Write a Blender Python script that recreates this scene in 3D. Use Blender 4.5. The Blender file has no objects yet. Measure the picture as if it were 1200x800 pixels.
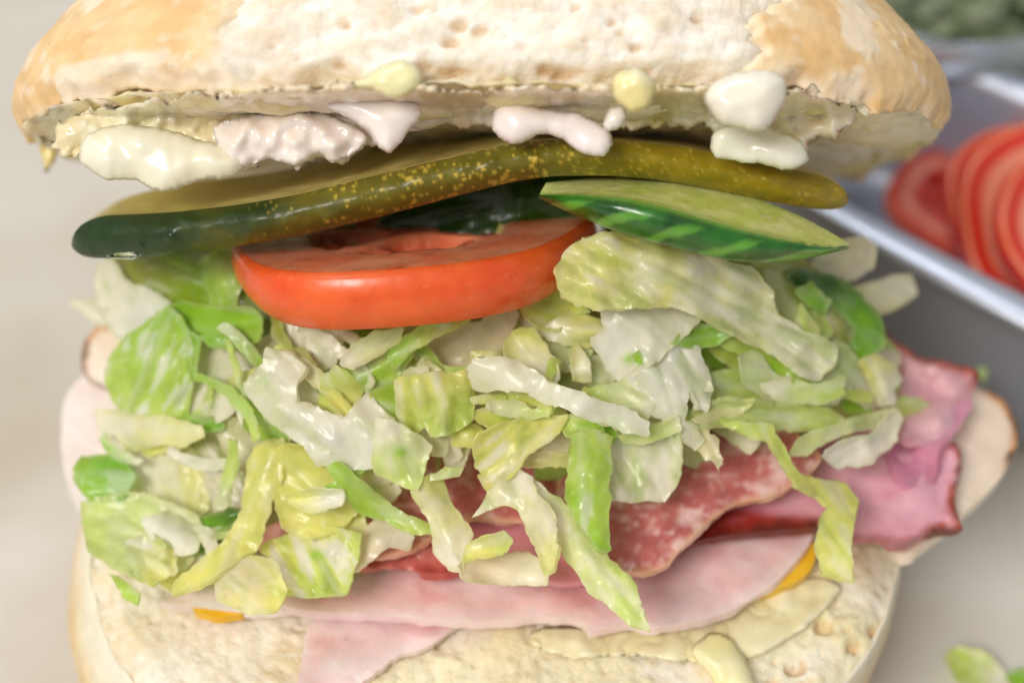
import bpy, bmesh, math, random
import numpy as np
from mathutils import Vector, Matrix, noise
from mathutils.geometry import delaunay_2d_cdt
random.seed(7)
SC = bpy.context.scene
CM = 0.01
# ------------------------------------------------------------------ camera
S45 = math.sqrt(.5)
LENS, DIST = 50.0, 20.0
CAMP = np.array([0.0, -12.275, 18.81])               # cm
RT = np.array([1.0, 0, 0]); UP = np.array([0, S45, S45]); FW = np.array([0, S45, -S45])
K = 36.0 / LENS / 1200.0                             # tangent per photograph pixel
cam = bpy.data.cameras.new('camera'); camo = bpy.data.objects.new('camera', cam)
SC.collection.objects.link(camo); SC.camera = camo
camo.location = CAMP * CM; camo.rotation_euler = (math.radians(45), 0, 0)
cam.lens = LENS; cam.sensor_width = 36; cam.clip_start = .005; cam.clip_end = 20
cam.dof.use_dof = True; cam.dof.focus_distance = .173; cam.dof.aperture_fstop = 9.0
# ------------------------------------------------------------------ world and lamps (an indoor kitchen: ceiling panels)
w = bpy.data.worlds.new('World'); SC.world = w; w.use_nodes = True
w.node_tree.nodes['Background'].inputs[0].default_value = (.98, .985, 1.0, 1)
w.node_tree.nodes['Background'].inputs[1].default_value = .38
def area(name, loc, aim, sx, sy, power, col):
    l = bpy.data.lights.new(name, 'AREA'); l.shape = 'RECTANGLE'; l.size = sx; l.size_y = sy; l.energy = power; l.color = col
    o = bpy.data.objects.new(name, l); SC.collection.objects.link(o); o.location = loc
    o.rotation_euler = (Vector(aim) - Vector(loc)).to_track_quat('-Z', 'Y').to_euler()
area('ceiling_panel', (-.50, -.66, .98), (0, .02, .04), .55, .35, 11.6, (1, .965, .915))
area('ceiling_panel', (-.25, .55, 1.15), (0, .05, .04), .9, .3, 5.5, (.93, .97, 1))
SC.view_settings.view_transform = 'Standard'; SC.view_settings.look = 'None'
SC.view_settings.exposure = 0; SC.view_settings.gamma = 1
# ------------------------------------------------------------------ helpers
def lin(h):
    if isinstance(h, str): c = [int(h[i:i+2], 16) / 255 for i in (0, 2, 4)]
    else: c = h
    return np.array([x / 12.92 if x <= .04045 else ((x + .055) / 1.055) ** 2.4 for x in c])
def cc(x, u, dist): return CAMP + np.multiply.outer(x, RT) + np.multiply.outer(u, UP) + np.multiply.outer(dist, FW)
def W(px, py, d):
    px, py, d = np.broadcast_arrays(np.asarray(px, float), np.asarray(py, float), np.asarray(d, float))
    di = DIST + d
    return cc((px - 600) * K * di, -(py - 400) * K * di, di)
def zd(py, z): return (CAMP[2] - z) / (S45 * (1 + (np.asarray(py, float) - 400) * K)) - DIST   # depth of a level plane
def Wz(px, py, z): return W(px, py, zd(py, z))
def sstep(a, b, x):
    t = np.clip((np.asarray(x, float) - a) / (b - a), 0, 1); return t * t * (3 - 2 * t)
def n3(P, s, off=0.0): return np.array([noise.noise(Vector((p[0]*s + off, p[1]*s - off, p[2]*s + 2*off))) for p in P])
def fbm(P, s, octv=4, off=0.0):
    return np.array([noise.fractal(Vector((p[0]*s + off, p[1]*s + off, p[2]*s - off)), 1.0, 2.0, octv) for p in P])
def vor(P, s, off=0.0):
    return np.array([noise.voronoi(Vector((p[0]*s + off, p[1]*s + off, p[2]*s)))[0][0] for p in P])
def mk(name, V, F, mat, parent=None, col=None, surf=None, smooth=True, thick=0, off=-1.0, origin=None, level=0, sharp=False):
    V = np.asarray(V, float)
    if origin is None: origin = V.mean(0) if parent is None else np.zeros(3)
    me = bpy.data.meshes.new(name); me.from_pydata(((V - origin) * CM).tolist(), [], F)
    if smooth: me.polygons.foreach_set('use_smooth', [True] * len(me.polygons))
    if col is not None:
        a = me.attributes.new('Col', 'FLOAT_COLOR', 'POINT')
        c = np.ones((len(V), 4)); c[:, :3] = col; a.data.foreach_set('color', c.ravel())
    if sharp:
        from collections import Counter
        ec = Counter(tuple(sorted((f[i], f[(i+1) % len(f)]))) for f in F for i in range(len(f)))
        sa_ = me.attributes.new('sharp_edge', 'BOOLEAN', 'EDGE'); sa_.data.foreach_set('value', [ec[tuple(sorted(e.vertices))] == 1 for e in me.edges])
    if surf is not None:
        a = me.attributes.new('surf', 'FLOAT_VECTOR', 'POINT'); a.data.foreach_set('vector', np.asarray(surf, float).ravel())
    me.materials.append(mat); me.update()
    o = bpy.data.objects.new(name, me); SC.collection.objects.link(o); o.location = np.asarray(origin) * CM
    if parent is not None: o.parent = parent; o.location = (0, 0, 0)
    if thick:
        m = o.modifiers.new('thickness', 'SOLIDIFY'); m.thickness = thick * CM; m.offset = off
    if level:
        m = o.modifiers.new('smooth', 'SUBSURF'); m.levels = m.render_levels = level
    return o
def tag(o, label, cat, group=None, kind=None):
    if label: o['label'] = label
    if cat: o['category'] = cat
    if group: o['group'] = group
    if kind: o['kind'] = kind
    return o
def empty(name, label, cat, loc=(0, 0, 0), group=None):
    o = bpy.data.objects.new(name, None); SC.collection.objects.link(o); o.empty_display_size = .01
    o.location = np.asarray(loc) * CM
    return tag(o, label, cat, group)
def under(name, V, F, mat, root, **k):            # a part in world cm under an Empty
    return mk(name, np.asarray(V) - np.array(root.location) / CM, F, mat, parent=root, **k)
# ---- materials
def mat(name): 
    m = bpy.data.materials.new(name); m.use_nodes = True
    nt = m.node_tree; return m, nt, nt.nodes, nt.links, nt.nodes['Principled BSDF']
def food(name, rough=.4, sss=.2, rad=(.004, .003, .002), translucent=0, bump=.2, bscale=900, spots=.12, sscale=300, coat=0, spec=.5, rvar=.1, bdist=.0004, aniso=None, clear=0):
    m, nt, N, L, b = mat(name)
    at = N.new('ShaderNodeAttribute'); at.attribute_name = 'Col'
    tc = N.new('ShaderNodeTexCoord')
    src = tc.outputs['Object']
    if aniso:
        mp = N.new('ShaderNodeMapping'); mp.inputs['Scale'].default_value = aniso; L.new(src, mp.inputs[0])
        src2 = mp.outputs[0]
    else: src2 = src
    nz = N.new('ShaderNodeTexNoise'); nz.inputs['Scale'].default_value = sscale; nz.inputs['Detail'].default_value = 5; L.new(src, nz.inputs[0])
    mr = N.new('ShaderNodeMapRange'); mr.inputs[1].default_value = .3; mr.inputs[2].default_value = .7; mr.inputs[3].default_value = 1 - spots; mr.inputs[4].default_value = 1 + spots
    L.new(nz.outputs[0], mr.inputs[0])
    mx = N.new('ShaderNodeMix'); mx.data_type = 'RGBA'; mx.blend_type = 'MULTIPLY'; mx.inputs[0].default_value = 1
    L.new(at.outputs[0], mx.inputs[6]); L.new(mr.outputs[0], mx.inputs[7]); L.new(mx.outputs[2], b.inputs['Base Color'])
    b.inputs['Specular IOR Level'].default_value = spec
    n2 = N.new('ShaderNodeTexNoise'); n2.inputs['Scale'].default_value = bscale; n2.inputs['Detail'].default_value = 6; L.new(src2, n2.inputs[0])
    bp = N.new('ShaderNodeBump'); bp.inputs['Strength'].default_value = bump; bp.inputs['Distance'].default_value = bdist
    L.new(n2.outputs[0], bp.inputs['Height']); L.new(bp.outputs[0], b.inputs['Normal'])
    m3 = N.new('ShaderNodeMapRange'); m3.inputs[1].default_value = .35; m3.inputs[2].default_value = .65; m3.inputs[3].default_value = max(.03, rough - rvar); m3.inputs[4].default_value = rough + rvar
    L.new(nz.outputs[0], m3.inputs[0]); L.new(m3.outputs[0], b.inputs['Roughness'])
    if sss:
        b.inputs['Subsurface Weight'].default_value = sss; b.inputs['Subsurface Radius'].default_value = rad; b.inputs['Subsurface Scale'].default_value = 1
    if coat: b.inputs['Coat Weight'].default_value = coat; b.inputs['Coat Roughness'].default_value = .12
    if translucent:
        t = N.new('ShaderNodeBsdfTranslucent'); L.new(mx.outputs[2], t.inputs[0]); L.new(bp.outputs[0], t.inputs[1])
        ms = N.new('ShaderNodeMixShader'); ms.inputs[0].default_value = translucent
        L.new(b.outputs[0], ms.inputs[1]); L.new(t.outputs[0], ms.inputs[2]); L.new(ms.outputs[0], N['Material Output'].inputs[0])
    if clear:
        out = N['Material Output'].inputs[0]; src0 = out.links[0].from_socket; tr = N.new('ShaderNodeBsdfTransparent'); m2 = N.new('ShaderNodeMixShader'); m2.inputs[0].default_value = clear
        L.new(src0, m2.inputs[1]); L.new(tr.outputs[0], m2.inputs[2]); L.new(m2.outputs[0], out)
    return m
M_LET = food('lettuce_leaf', .36, 0, translucent=.40, bump=.18, bscale=800, spots=.06, sscale=420, coat=.4, bdist=.0005, rvar=.16, clear=.16)
M_CRUMB = food('bread_crumb', .95, .3, (.004, .003, .0022), bump=.45, bscale=1900, spots=.06, sscale=700, spec=.1, bdist=.0006)
M_CRUST = food('bread_crust', .6, .2, (.003, .002, .001), bump=.4, bscale=500, spots=.07, sscale=350, spec=.35, bdist=.0005)
M_HAM = food('sliced_ham', .38, .3, (.004, .0015, .001), bump=.35, bscale=700, spots=.07, sscale=260, coat=.25, bdist=.0004, rvar=.14)
M_SAL = food('salami', .3, .2, (.003, .001, .0008), bump=.5, bscale=500, spots=.1, sscale=500, coat=.5, bdist=.0005, rvar=.14)
M_TOM = food('tomato_flesh', .36, .3, (.005, .0015, .0007), bump=.1, bscale=900, spots=.06, sscale=500, coat=.12, bdist=.0003)
M_TOMF = food('tomato_wet_flesh', .34, .35, (.005, .0018, .001), bump=.12, bscale=450, spots=.06, sscale=400, coat=.25, bdist=.0005)
M_PICK = food('pickle_flesh', .42, .25, (.003, .003, .001), bump=.35, bscale=700, spots=.15, sscale=500, coat=.12, spec=.35, bdist=.0004)
M_CUC = food('cucumber_flesh', .25, .3, (.003, .004, .0015), bump=.2, bscale=600, spots=.08, sscale=500, coat=.4, bdist=.0004)
M_MAYO = food('mayonnaise', .25, .2, (.002, .0018, .0014), bump=.06, bscale=300, spots=.03, sscale=200, coat=.4, bdist=.0006, rvar=.06)
# ---- sheets cut to an outline
def catmull(pts, step, T=.42):
    P = np.array(pts, float); n = len(P); out = []
    for i in range(n):
        p0, p1, p2, p3 = P[i-1], P[i], P[(i+1) % n], P[(i+2) % n]
        k = max(1, int(np.linalg.norm(p2 - p1) / step))
        for j in range(k):
            t = j / k
            out.append(p1 + T*(p2-p0)*t + (2*T*p0 + (T-3)*p1 + (3-2*T)*p2 - T*p3)*t*t + (-T*p0 + (2-T)*p1 + (T-2)*p2 + T*p3)*t**3)
    return np.array(out)
def edge_dist(Q, O):
    A = O; B = np.roll(O, -1, 0); AB = B - A; L2 = (AB**2).sum(1) + 1e-9
    t = np.clip(((Q[:, None, :] - A[None]) * AB[None]).sum(2) / L2[None], 0, 1)
    D = Q[:, None, :] - (A[None] + t[..., None] * AB[None])
    return np.sqrt((D**2).sum(2)).min(1)
def inside(Q, O):
    x, y = Q[:, 0:1], Q[:, 1:2]; x1, y1 = O[:, 0], O[:, 1]; x2, y2 = np.roll(x1, -1), np.roll(y1, -1)
    c = ((y1 > y) != (y2 > y)) & (x < (x2 - x1) * (y - y1) / (y2 - y1 + 1e-12) + x1)
    return c.sum(1) % 2 == 1
_seed = [0]
def sheet(outline, step=6, ragged=.8, T=.42):
    _seed[0] += 1; sd = _seed[0] * 3.71
    O = catmull(outline, step, T)
    if ragged:
        nr = np.array([[noise.noise(Vector((p[0]*.16 + sd, p[1]*.16, sd))), noise.noise(Vector((p[0]*.16, p[1]*.16 + sd, -sd)))] for p in O])
        nr2 = np.array([[noise.noise(Vector((p[0]*.05 + sd, p[1]*.05, sd))), noise.noise(Vector((p[0]*.05, p[1]*.05 + sd, -sd)))] for p in O])
        nr3 = np.array([[noise.noise(Vector((p[0]*.4 + sd, p[1]*.4, sd))), noise.noise(Vector((p[0]*.4, p[1]*.4 + sd, -sd)))] for p in O])
        O = O + nr * ragged * 2.2 + nr2 * ragged * 3 + nr3 * ragged * 1.1
    lo, hi = O.min(0), O.max(0)
    gx, gy = np.meshgrid(np.arange(lo[0], hi[0], step), np.arange(lo[1], hi[1], step * .866))
    gx[1::2] += step / 2
    Q = np.stack([gx.ravel(), gy.ravel()], 1)
    if len(Q):
        Q = Q[inside(Q, O)]
        if len(Q): Q = Q[edge_dist(Q, O) > step * .55]
    n = len(O)
    co = [Vector(p) for p in np.vstack([O, Q])]
    r = delaunay_2d_cdt(co, [(i, (i + 1) % n) for i in range(n)], [list(range(n))], 1, 1e-4)
    V = np.array([[v.x, v.y] for v in r[0]]); F = [list(f)[::-1] for f in r[2]]
    return V, F, edge_dist(V, O), sd
def heap(px, py):
    d = np.interp(py, [280, 300, 450, 600, 650, 720, 800], [-1.1, -1.2, -1.3, -1.2, -1.35, -1.95, -2.5])
    d = d + 1.7 * (np.abs(px - 580) / 480) ** 3
    return np.minimum(d, zd(py, 3.35) - .05)
# ------------------------------------------------------------------ the paper on the counter
def make_paper():
    m, nt, N, L, b = mat('parchment_paper')
    tc = N.new('ShaderNodeTexCoord'); nz = N.new('ShaderNodeTexNoise'); nz.inputs['Scale'].default_value = 22; nz.inputs['Detail'].default_value = 8
    L.new(tc.outputs['Object'], nz.inputs[0])
    cr = N.new('ShaderNodeValToRGB'); cr.color_ramp.elements[0].position = .3; cr.color_ramp.elements[1].position = .7
    cr.color_ramp.elements[0].color = (*lin('c6bcab'), 1); cr.color_ramp.elements[1].color = (*lin('d8d4cb'), 1)
    L.new(nz.outputs[0], cr.inputs[0]); L.new(cr.outputs[0], b.inputs['Base Color']); b.inputs['Roughness'].default_value = .6
    n2 = N.new('ShaderNodeTexNoise'); n2.inputs['Scale'].default_value = 140; n2.inputs['Detail'].default_value = 8; n2.inputs['Roughness'].default_value = .65; L.new(tc.outputs['Object'], n2.inputs[0])
    st = N.new('ShaderNodeTexNoise'); st.inputs['Scale'].default_value = 9; st.inputs['Detail'].default_value = 3; L.new(tc.outputs['Object'], st.inputs[0])
    sr = N.new('ShaderNodeValToRGB'); sr.color_ramp.elements[0].position = .52; sr.color_ramp.elements[1].position = .66; sr.color_ramp.elements[0].color = (1, 1, 1, 1); sr.color_ramp.elements[1].color = (.84, .80, .72, 1)
    L.new(st.outputs[0], sr.inputs[0]); sm = N.new('ShaderNodeMix'); sm.data_type = 'RGBA'; sm.blend_type = 'MULTIPLY'; sm.inputs[0].default_value = 1
    L.new(cr.outputs[0], sm.inputs[6]); L.new(sr.outputs[0], sm.inputs[7]); L.new(sm.outputs[2], b.inputs['Base Color'])
    bp = N.new('ShaderNodeBump'); bp.inputs['Strength'].default_value = .35; bp.inputs['Distance'].default_value = .0008; L.new(n2.outputs[0], bp.inputs['Height']); L.new(bp.outputs[0], b.inputs['Normal'])
    nx = 70; xs = np.linspace(-60, 60, nx); ys = np.linspace(-40, 90, nx)
    V = [(x, y, .12 * noise.noise(Vector((x * .12, y * .12, 0))) * (0 if abs(x) < 9 and abs(y) < 9 else 1) - .06) for y in ys for x in xs]
    F = [[j*nx+i, j*nx+i+1, (j+1)*nx+i+1, (j+1)*nx+i] for j in range(nx-1) for i in range(nx-1)]
    o = mk('parchment_paper', V, F, m, origin=np.zeros(3)); tag(o, 'warm grey parchment paper sheet under the sandwich', None, kind='structure')
make_paper()
# ------------------------------------------------------------------ bread
def grid_faces(nu, nv, wrap=True, flip=False):
    F = []
    for j in range(nv - 1):
        for i in range(nu if wrap else nu - 1):
            i2 = (i + 1) % nu; f = [j*nu+i, j*nu+i2, (j+1)*nu+i2, (j+1)*nu+i]
            F.append(f[::-1] if flip else f)
    return F
def super_xy(th, p):
    c, s = np.cos(th), np.sin(th)
    return np.sign(c) * np.abs(c) ** (2/p), np.sign(s) * np.abs(s) ** (2/p)
def mixc(a, b, t): t = np.clip(np.asarray(t), 0, 1)[..., None]; return a * (1 - t) + b * t
def make_top_bun():
    a, bb, H, p = 6.38, 4.75, 3.9, 2.7
    root = empty('bread_roll', 'raised top half of crusty bread roll with torn white crumb', 'bread roll', cc(-.40, 2.80, 20.75))
    # angles: dense on the side turned to the front (th = -pi/2)
    thf = np.linspace(-math.pi, 0, 520, endpoint=False); thb = np.linspace(0, math.pi, 90, endpoint=False)
    # even spacing along the superellipse on the front
    q = np.linspace(-math.pi, 0, 6000); x, y = super_xy(q, p); s = np.concatenate([[0], np.cumsum(np.hypot(np.diff(x*a), np.diff(y*bb)))])
    thf = np.interp(np.linspace(0, s[-1], 520, endpoint=False), s, q)
    th = np.concatenate([thf, thb]); nu = len(th)
    tt = np.concatenate([np.linspace(0, .42, 62), np.linspace(.45, 1, 22)]); nv = len(tt)
    def place(x, b, n): return cc(-.40 + x, 2.80 - .022 * b + n, 20.75 + b)
    ex, ey = super_xy(th, p)
    X, B, Nn = [], [], []
    for t in tt:
        sc = math.cos(t * math.pi / 2) ** 1.45 * (1 + .008 * math.sin(min(1, t / .2) * math.pi)); sc = max(sc, .004)
        X.append(ex * a * sc); B.append(ey * bb * sc); Nn.append(np.full(nu, H * math.sin(t * math.pi / 2)))
    X, B, Nn = [np.concatenate(k) for k in (X, B, Nn)]
    L = np.stack([X, B, Nn], 1); rag = fbm(L * [1, 1, .3], 1.1, 4, 15.0); rimk = sstep(.55, 0, Nn)
    Nn0 = Nn; L[:, 2] += rimk * (.22 * rag - .03); L[:, 0] *= 1 - .015 * sstep(.2, 0, Nn); L[:, 1] *= 1 - (.03 + .04 * rag) * sstep(.3, 0, Nn)
    nrm = np.stack([X / a**2, B / bb**2, Nn / H**2 * .6], 1); nrm /= np.linalg.norm(nrm, axis=1)[:, None] + 1e-9
    big = fbm(L, .35, 3, 3.0); f1 = fbm(L * [1, 1, 1.6], 1.6, 5, 9.1)
    stretch = fbm(L * [1, 1, 2.2], 3.2, 4, 1.7); pits = vor(L * [1, 1, 1.3], 2.4, 2.0); pits2 = vor(L, 5.0, 6.0)
    fib = fbm(L * [.55, 1, 1.3], 8.0, 5, 3.3)
    torn = sstep(-.9, .5, (2.62 + .4 * big + .4 * f1) - np.abs(X - .22 - .3 * Nn * np.sign(X)) - .0 * Nn) * (B < 0) * (Nn < 2.6)
    low = sstep(-.12, .16, (.16 + .3 * f1 + .22 * (X < 0) - .6 * sstep(4.6, 5.6, np.abs(X))) - Nn) * (B < 1.5)
    tmask = np.maximum(torn, low)
    hole = sstep(.20, .02, vor(L * [.55, 1, 1.7], 1.5, 8.0) + .25 * f1)
    pit = sstep(.27, .04, pits + .2 * f1) * .13 + sstep(.2, .03, pits2 + .1 * fib) * .06 + hole * .14
    dc = -.05 + .05 * stretch + .07 * f1 - pit * .5 + .12 * big + .025 * fib - .10 * sstep(.18, 0, Nn)
    Vc = L + nrm * (np.where(torn > .55, dc, -.15 + (dc + .15) * sstep(.1, .55, torn)))[:, None]
    V1 = place(Vc[:, 0], Vc[:, 1], Vc[:, 2])
    cream, tan, white = lin('f2e5d0'), lin('d0a974'), lin('faf3e9')
    colc = mixc(white, cream, .45 + 1.1 * stretch + .9 * fib); colc = mixc(colc, tan, np.clip(pit * 5 - .05, 0, .75) + .25 * sstep(.12, .5, f1) + .14 * sstep(.1, .45, -fib))
    crumb = under('crumb', V1, grid_faces(nu, nv), M_CRUMB, root, col=colc)
    # underside, cut face
    rr = np.concatenate([np.linspace(1, .72, 46), np.linspace(.70, .0, 26)])
    Xu = np.concatenate([ex * a * r for r in rr]); Bu = np.concatenate([ey * bb * r for r in rr])
    Lu = np.stack([Xu, Bu, np.zeros_like(Xu)], 1); f2 = fbm(Lu, 1.3, 5, 4.4); pu = sstep(.35, .08, vor(Lu, 2.6, 1.0)); r_all = np.repeat(rr, nu)
    nu_ = -.0 - .10 * f2 * sstep(1, .97, r_all) + pu * .14 - .12 * sstep(1, .85, r_all)
    # rim joins the crumb's first ring
    Pu = Lu.copy(); Pu[:, 2] = nu_
    Pu[:nu] = Vc[:nu]
    Pu[nu:2*nu] = Pu[nu:2*nu] * .5 + Vc[:nu] * .5
    V2 = place(Pu[:, 0], Pu[:, 1], Pu[:, 2])
    cu = mixc(lin('faf0d8'), lin('f0dab0'), .35 + .8 * f2 + .5 * pu); cu = mixc(cu, lin('e6d28a'), sstep(.0, .35, fbm(Lu, .55, 2, 8.0)) * .75)
    under('cut_face', V2, grid_faces(nu, len(rr), flip=True), M_CRUMB, root, col=cu)
    # crust shell, dropped where the crumb is torn open
    wr = fbm(L * [1, 1, 3.0], .8, 3, 5.5); ridge = sstep(.12, 0, np.abs(wr)) * .03
    Vr = L + nrm * (.035 + .03 * big + .012 * f1 + ridge * .6 - .17 * sstep(.25, .72, torn + .25 * fib) + low * (.05 * fib + .03 * stretch))[:, None]
    V3 = place(Vr[:, 0], Vr[:, 1], Vr[:, 2])
    gold, pale, brown = lin('e8c28c'), lin('eed2a8'), lin('dcae72')
    cr = mixc(gold, pale, .45 + .5 * f1 + .7 * big - .3 * sstep(3.5, 6, np.abs(X))); cr = mixc(cr, brown, sstep(.1, .6, -f1 - .5 * big) * .45 + .5 * sstep(1.4, 3, Nn))
    edge_t = sstep(.05, .7, torn + .25 * fib); cr = mixc(cr, lin('f6e6ca'), edge_t * .9); cr = mixc(cr, mixc(white, cream, .5 + fib), low * .5)
    def flour(x0, n0, rx, rn, amt):
        g = np.exp(-((X - x0) / rx) ** 2 - ((Nn - n0) / rn) ** 2) * (B < 2)
        return amt * sstep(.28, .55, g + .55 * fbm(L, 2.6, 5, x0 * 7))
    fl = np.clip(flour(-4.75, 1.45, .3, .22, .7) + flour(4.6, 1.0, .26, .55, .7) + flour(-4.3, .3, 1.0, .16, .6) + flour(-5.7, .8, .15, .4, .4), 0, .6)
    cr = mixc(cr, lin('f2e4d0'), fl)
    F = grid_faces(nu, nv); tm = tmask
    F = [f for f in F if max(torn[i] for i in f) < .74]
    under('crust', V3, F, M_CRUST, root, col=cr, thick=.17)
make_top_bun()
def make_bottom_bun():
    a, b, p = 5.75, 4.95, 2.08; cx = -.28; cy = .6
    root = empty('bread_roll', 'bottom half of bread roll lying cut side up on paper', 'bread roll', (cx, cy, 0))
    nu = 620; q = np.linspace(-math.pi, math.pi, 8000); x, y = super_xy(q, p); s = np.concatenate([[0], np.cumsum(np.hypot(np.diff(x*a), np.diff(y*b)))])
    th = np.interp(np.linspace(0, s[-1], nu, endpoint=False), s, q); ex, ey = super_xy(th, p)
    rr = np.concatenate([np.linspace(1.0, .5, 84), np.linspace(.48, .0, 14)])
    Xu = np.concatenate([ex*a*r for r in rr]); Yu = np.concatenate([ey*b*r for r in rr]); R = np.repeat(rr, nu)
    L = np.stack([Xu, Yu, np.zeros_like(Xu)], 1)
    f = fbm(L, 1.1, 5, 2.2); g = fbm(L, 3.4, 4, 7.7); v1 = vor(L, 1.9, 3.3); v2 = vor(L, 3.9, 5.1)
    pit = (sstep(.34, .14, v1) * sstep(-.25, .1, g) * .2 + sstep(.30, .1, v2) * .09) * (.25 + .75 * sstep(2.0, 4.2, Xu))
    hr = fbm(L, 8.0, 3, 4.0); Z = 2.80 + .07 * f + .03 * g + .025 * hr - pit * .8 - .16 * sstep(.93, 1.0, R) - .05 * sstep(.24, .05, vor(L * [1, .7, 1], 6.0, 2.2) + .1 * g)
    wob = 1 + .012 * np.sin(3 * np.tile(th, len(rr)) + 1) + .01 * fbm(L / (R[:, None] + .01), .5, 2, 1)
    V = np.stack([cx + Xu * wob, cy + Yu * wob, Z], 1)
    smear = sstep(-.05, .3, fbm(L, .45, 3, 12.0) + .35 * sstep(1, 4, Xu) - .25 * sstep(.82, .95, R))
    col = mixc(lin('f8eedd'), lin('ecd8b4'), .4 + .8 * f + .6 * hr); col = mixc(col, lin('cfa066'), np.clip(pit * 5, 0, .6)); col = mixc(col, lin('f6eaba'), smear * .5 * (1 - np.clip(pit * 4, 0, 1)))
    but = sstep(.25, .7, np.exp(-((V[:, 0] - 3.0) / 1.9) ** 2 - ((V[:, 1] + 1.0) / 1.0) ** 2) + .35 * f + .2 * g); col = mixc(col, lin('f4e4a8'), but * .7); V[:, 2] += but * .05
    under('crumb', V, grid_faces(nu, len(rr)), M_CRUMB, root, col=col)
    tt = np.linspace(0, 1, 40); XX, YY, ZZ = [], [], []
    for t in tt:
        sc = 1 + .05 * math.sin(min(1, t * 1.25) * math.pi) - (.0 if t < .8 else .55 * (t - .8) ** 1.6)
        sx = -.42 * math.sin(t * math.pi * .5)
        XX.append(cx + ex*a*sc + sx); YY.append(cy + ey*b*sc); ZZ.append(np.full(nu, 2.62 * (1 - t) + .04))
    V = np.stack([np.concatenate(k) for k in (XX, YY, ZZ)], 1)
    wobs = np.tile(wob[:nu], len(tt)); V[:, 0] = cx + (V[:, 0] - cx) * wobs; V[:, 1] = cy + (V[:, 1] - cy) * wobs
    f = fbm(V, .7, 4, 3.0); n2 = V - np.array([cx, cy, 1.3]); n2[:, 2] = 0; n2 /= np.linalg.norm(n2, axis=1)[:, None]
    Vd = V + n2 * (.05 * f)[:, None]
    tl = np.repeat(tt, nu)
    col = mixc(lin('ecd0a0'), lin('dfb47a'), .5 + .9 * f); col = mixc(lin('f6eacf'), col, sstep(.0, .35, tl + .1 * f)); col = mixc(col, lin('cf9655'), sstep(.55, 1, tl) * .6)
    under('crust', Vd, grid_faces(nu, len(tt), flip=True), M_CRUST, root, col=col, thick=.05, off=-1)
    # base
    under('base', np.vstack([Vd[-nu:], [[cx, cy, .03]]]), [[i, (i+1) % nu, nu] for i in range(nu)], M_CRUST, root, col=np.tile(lin('cf9655'), (nu+1, 1)))
make_bottom_bun()
# ------------------------------------------------------------------ cold cuts
def slab(name, outline, dfun, label, cat, colf, matr, thick=.12, step=6, ragged=.6, wrinkle=.03, wfreq=.012, curl=0, group=None, anis=(1, 1)):
    V, F, e, sd = sheet(outline, step, ragged)
    P3 = np.stack([V[:, 0] * anis[0], V[:, 1] * anis[1], np.full(len(V), sd * 9)], 1)
    w_ = fbm(P3, wfreq, 3)
    d = dfun(V[:, 0], V[:, 1]) + wrinkle * w_ * 2 + curl * np.exp(-e / 14)
    P = W(V[:, 0], V[:, 1], d)
    col = colf(V[:, 0], V[:, 1], e, P3)
    o = mk(name, P, F, matr, col=col, thick=thick, off=-1, sharp=True)
    return tag(o, label, cat, group)
def zf(z, lift=0, y0=700): return lambda px, py: zd(py, z) - lift * (y0 - py) / 100
def ham_col(base='e9a9ae', hi='f3c9ca', lo='d98a94', rim=None, rimw=10, sel=None, fat=0):
    def f(px, py, e, P):
        a = fbm(P * [1, 3, 1], .009, 5, 1.3); b_ = fbm(P, .03, 4, 5.0)
        c = mixc(lin(base), lin(hi), .4 + .7 * a + .25 * b_); c = mixc(c, lin(lo), sstep(.15, .7, -a - .2 * b_) * .6)
        c = mixc(c, lin('a8605f'), sstep(.6, .72, n3(P, .09, 3)) * .5)
        if fat: c = mixc(c, lin('f6dcd8'), sstep(fat, 0, e) * .7)
        if rim is not None:
            s = sel(px, py) if sel else 1
            k = s * sstep(rimw, rimw * .35, e + 5 * b_)
            c = mixc(c, lin(rim), k); c = mixc(c, lin('3a1a12'), s * sstep(rimw * .55, 0, e + 9 * n3(P, .06, 1)) * .75)
        return c
    return f
def sal_col(px, py, e, P):
    a = fbm(P * [1, 2.0, 1], .016, 5, 2.0); v = vor(P * [1, 1.7, 1], .028, 1.0); v2 = vor(P * [1, 1.5, 1], .06, 4.0)
    c = mixc(lin('d07872'), lin('b5565a'), .5 + 1.2 * a)
    st = np.abs(fbm(P * [.6, 2.2, 1], .022, 4, 6.0)); v3 = vor(P * [1, 1.4, 1], .11, 9.0)
    fatm = np.clip(sstep(.46, .15, v + .6 * a) * .7 + sstep(.38, .12, v2 + .45 * a) * .55 + sstep(.1, .0, st) * .6 + sstep(.3, .1, v3) * .35, 0, .92)
    c = mixc(c, lin('ecc4bf'), fatm); c = mixc(c, lin('cf7a76'), sstep(.1, .5, a) * .5)
    return mixc(c, lin('e0b08a'), sstep(7, 0, e) * .75)
def turk_col(sel):
    def f(px, py, e, P):
        a = fbm(P, .01, 4, 1.0); c = mixc(lin('ecd6be'), lin('f3e4d4'), .4 + a)
        s = sel(px, py); k = s * sstep(9, 2, e + 4 * a); c = mixc(c, lin('c98a4a'), k)
        return mixc(c, lin('4a2a14'), s * sstep(5, 0, e + 10 * n3(P, .05, 2)))
    return f
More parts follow.
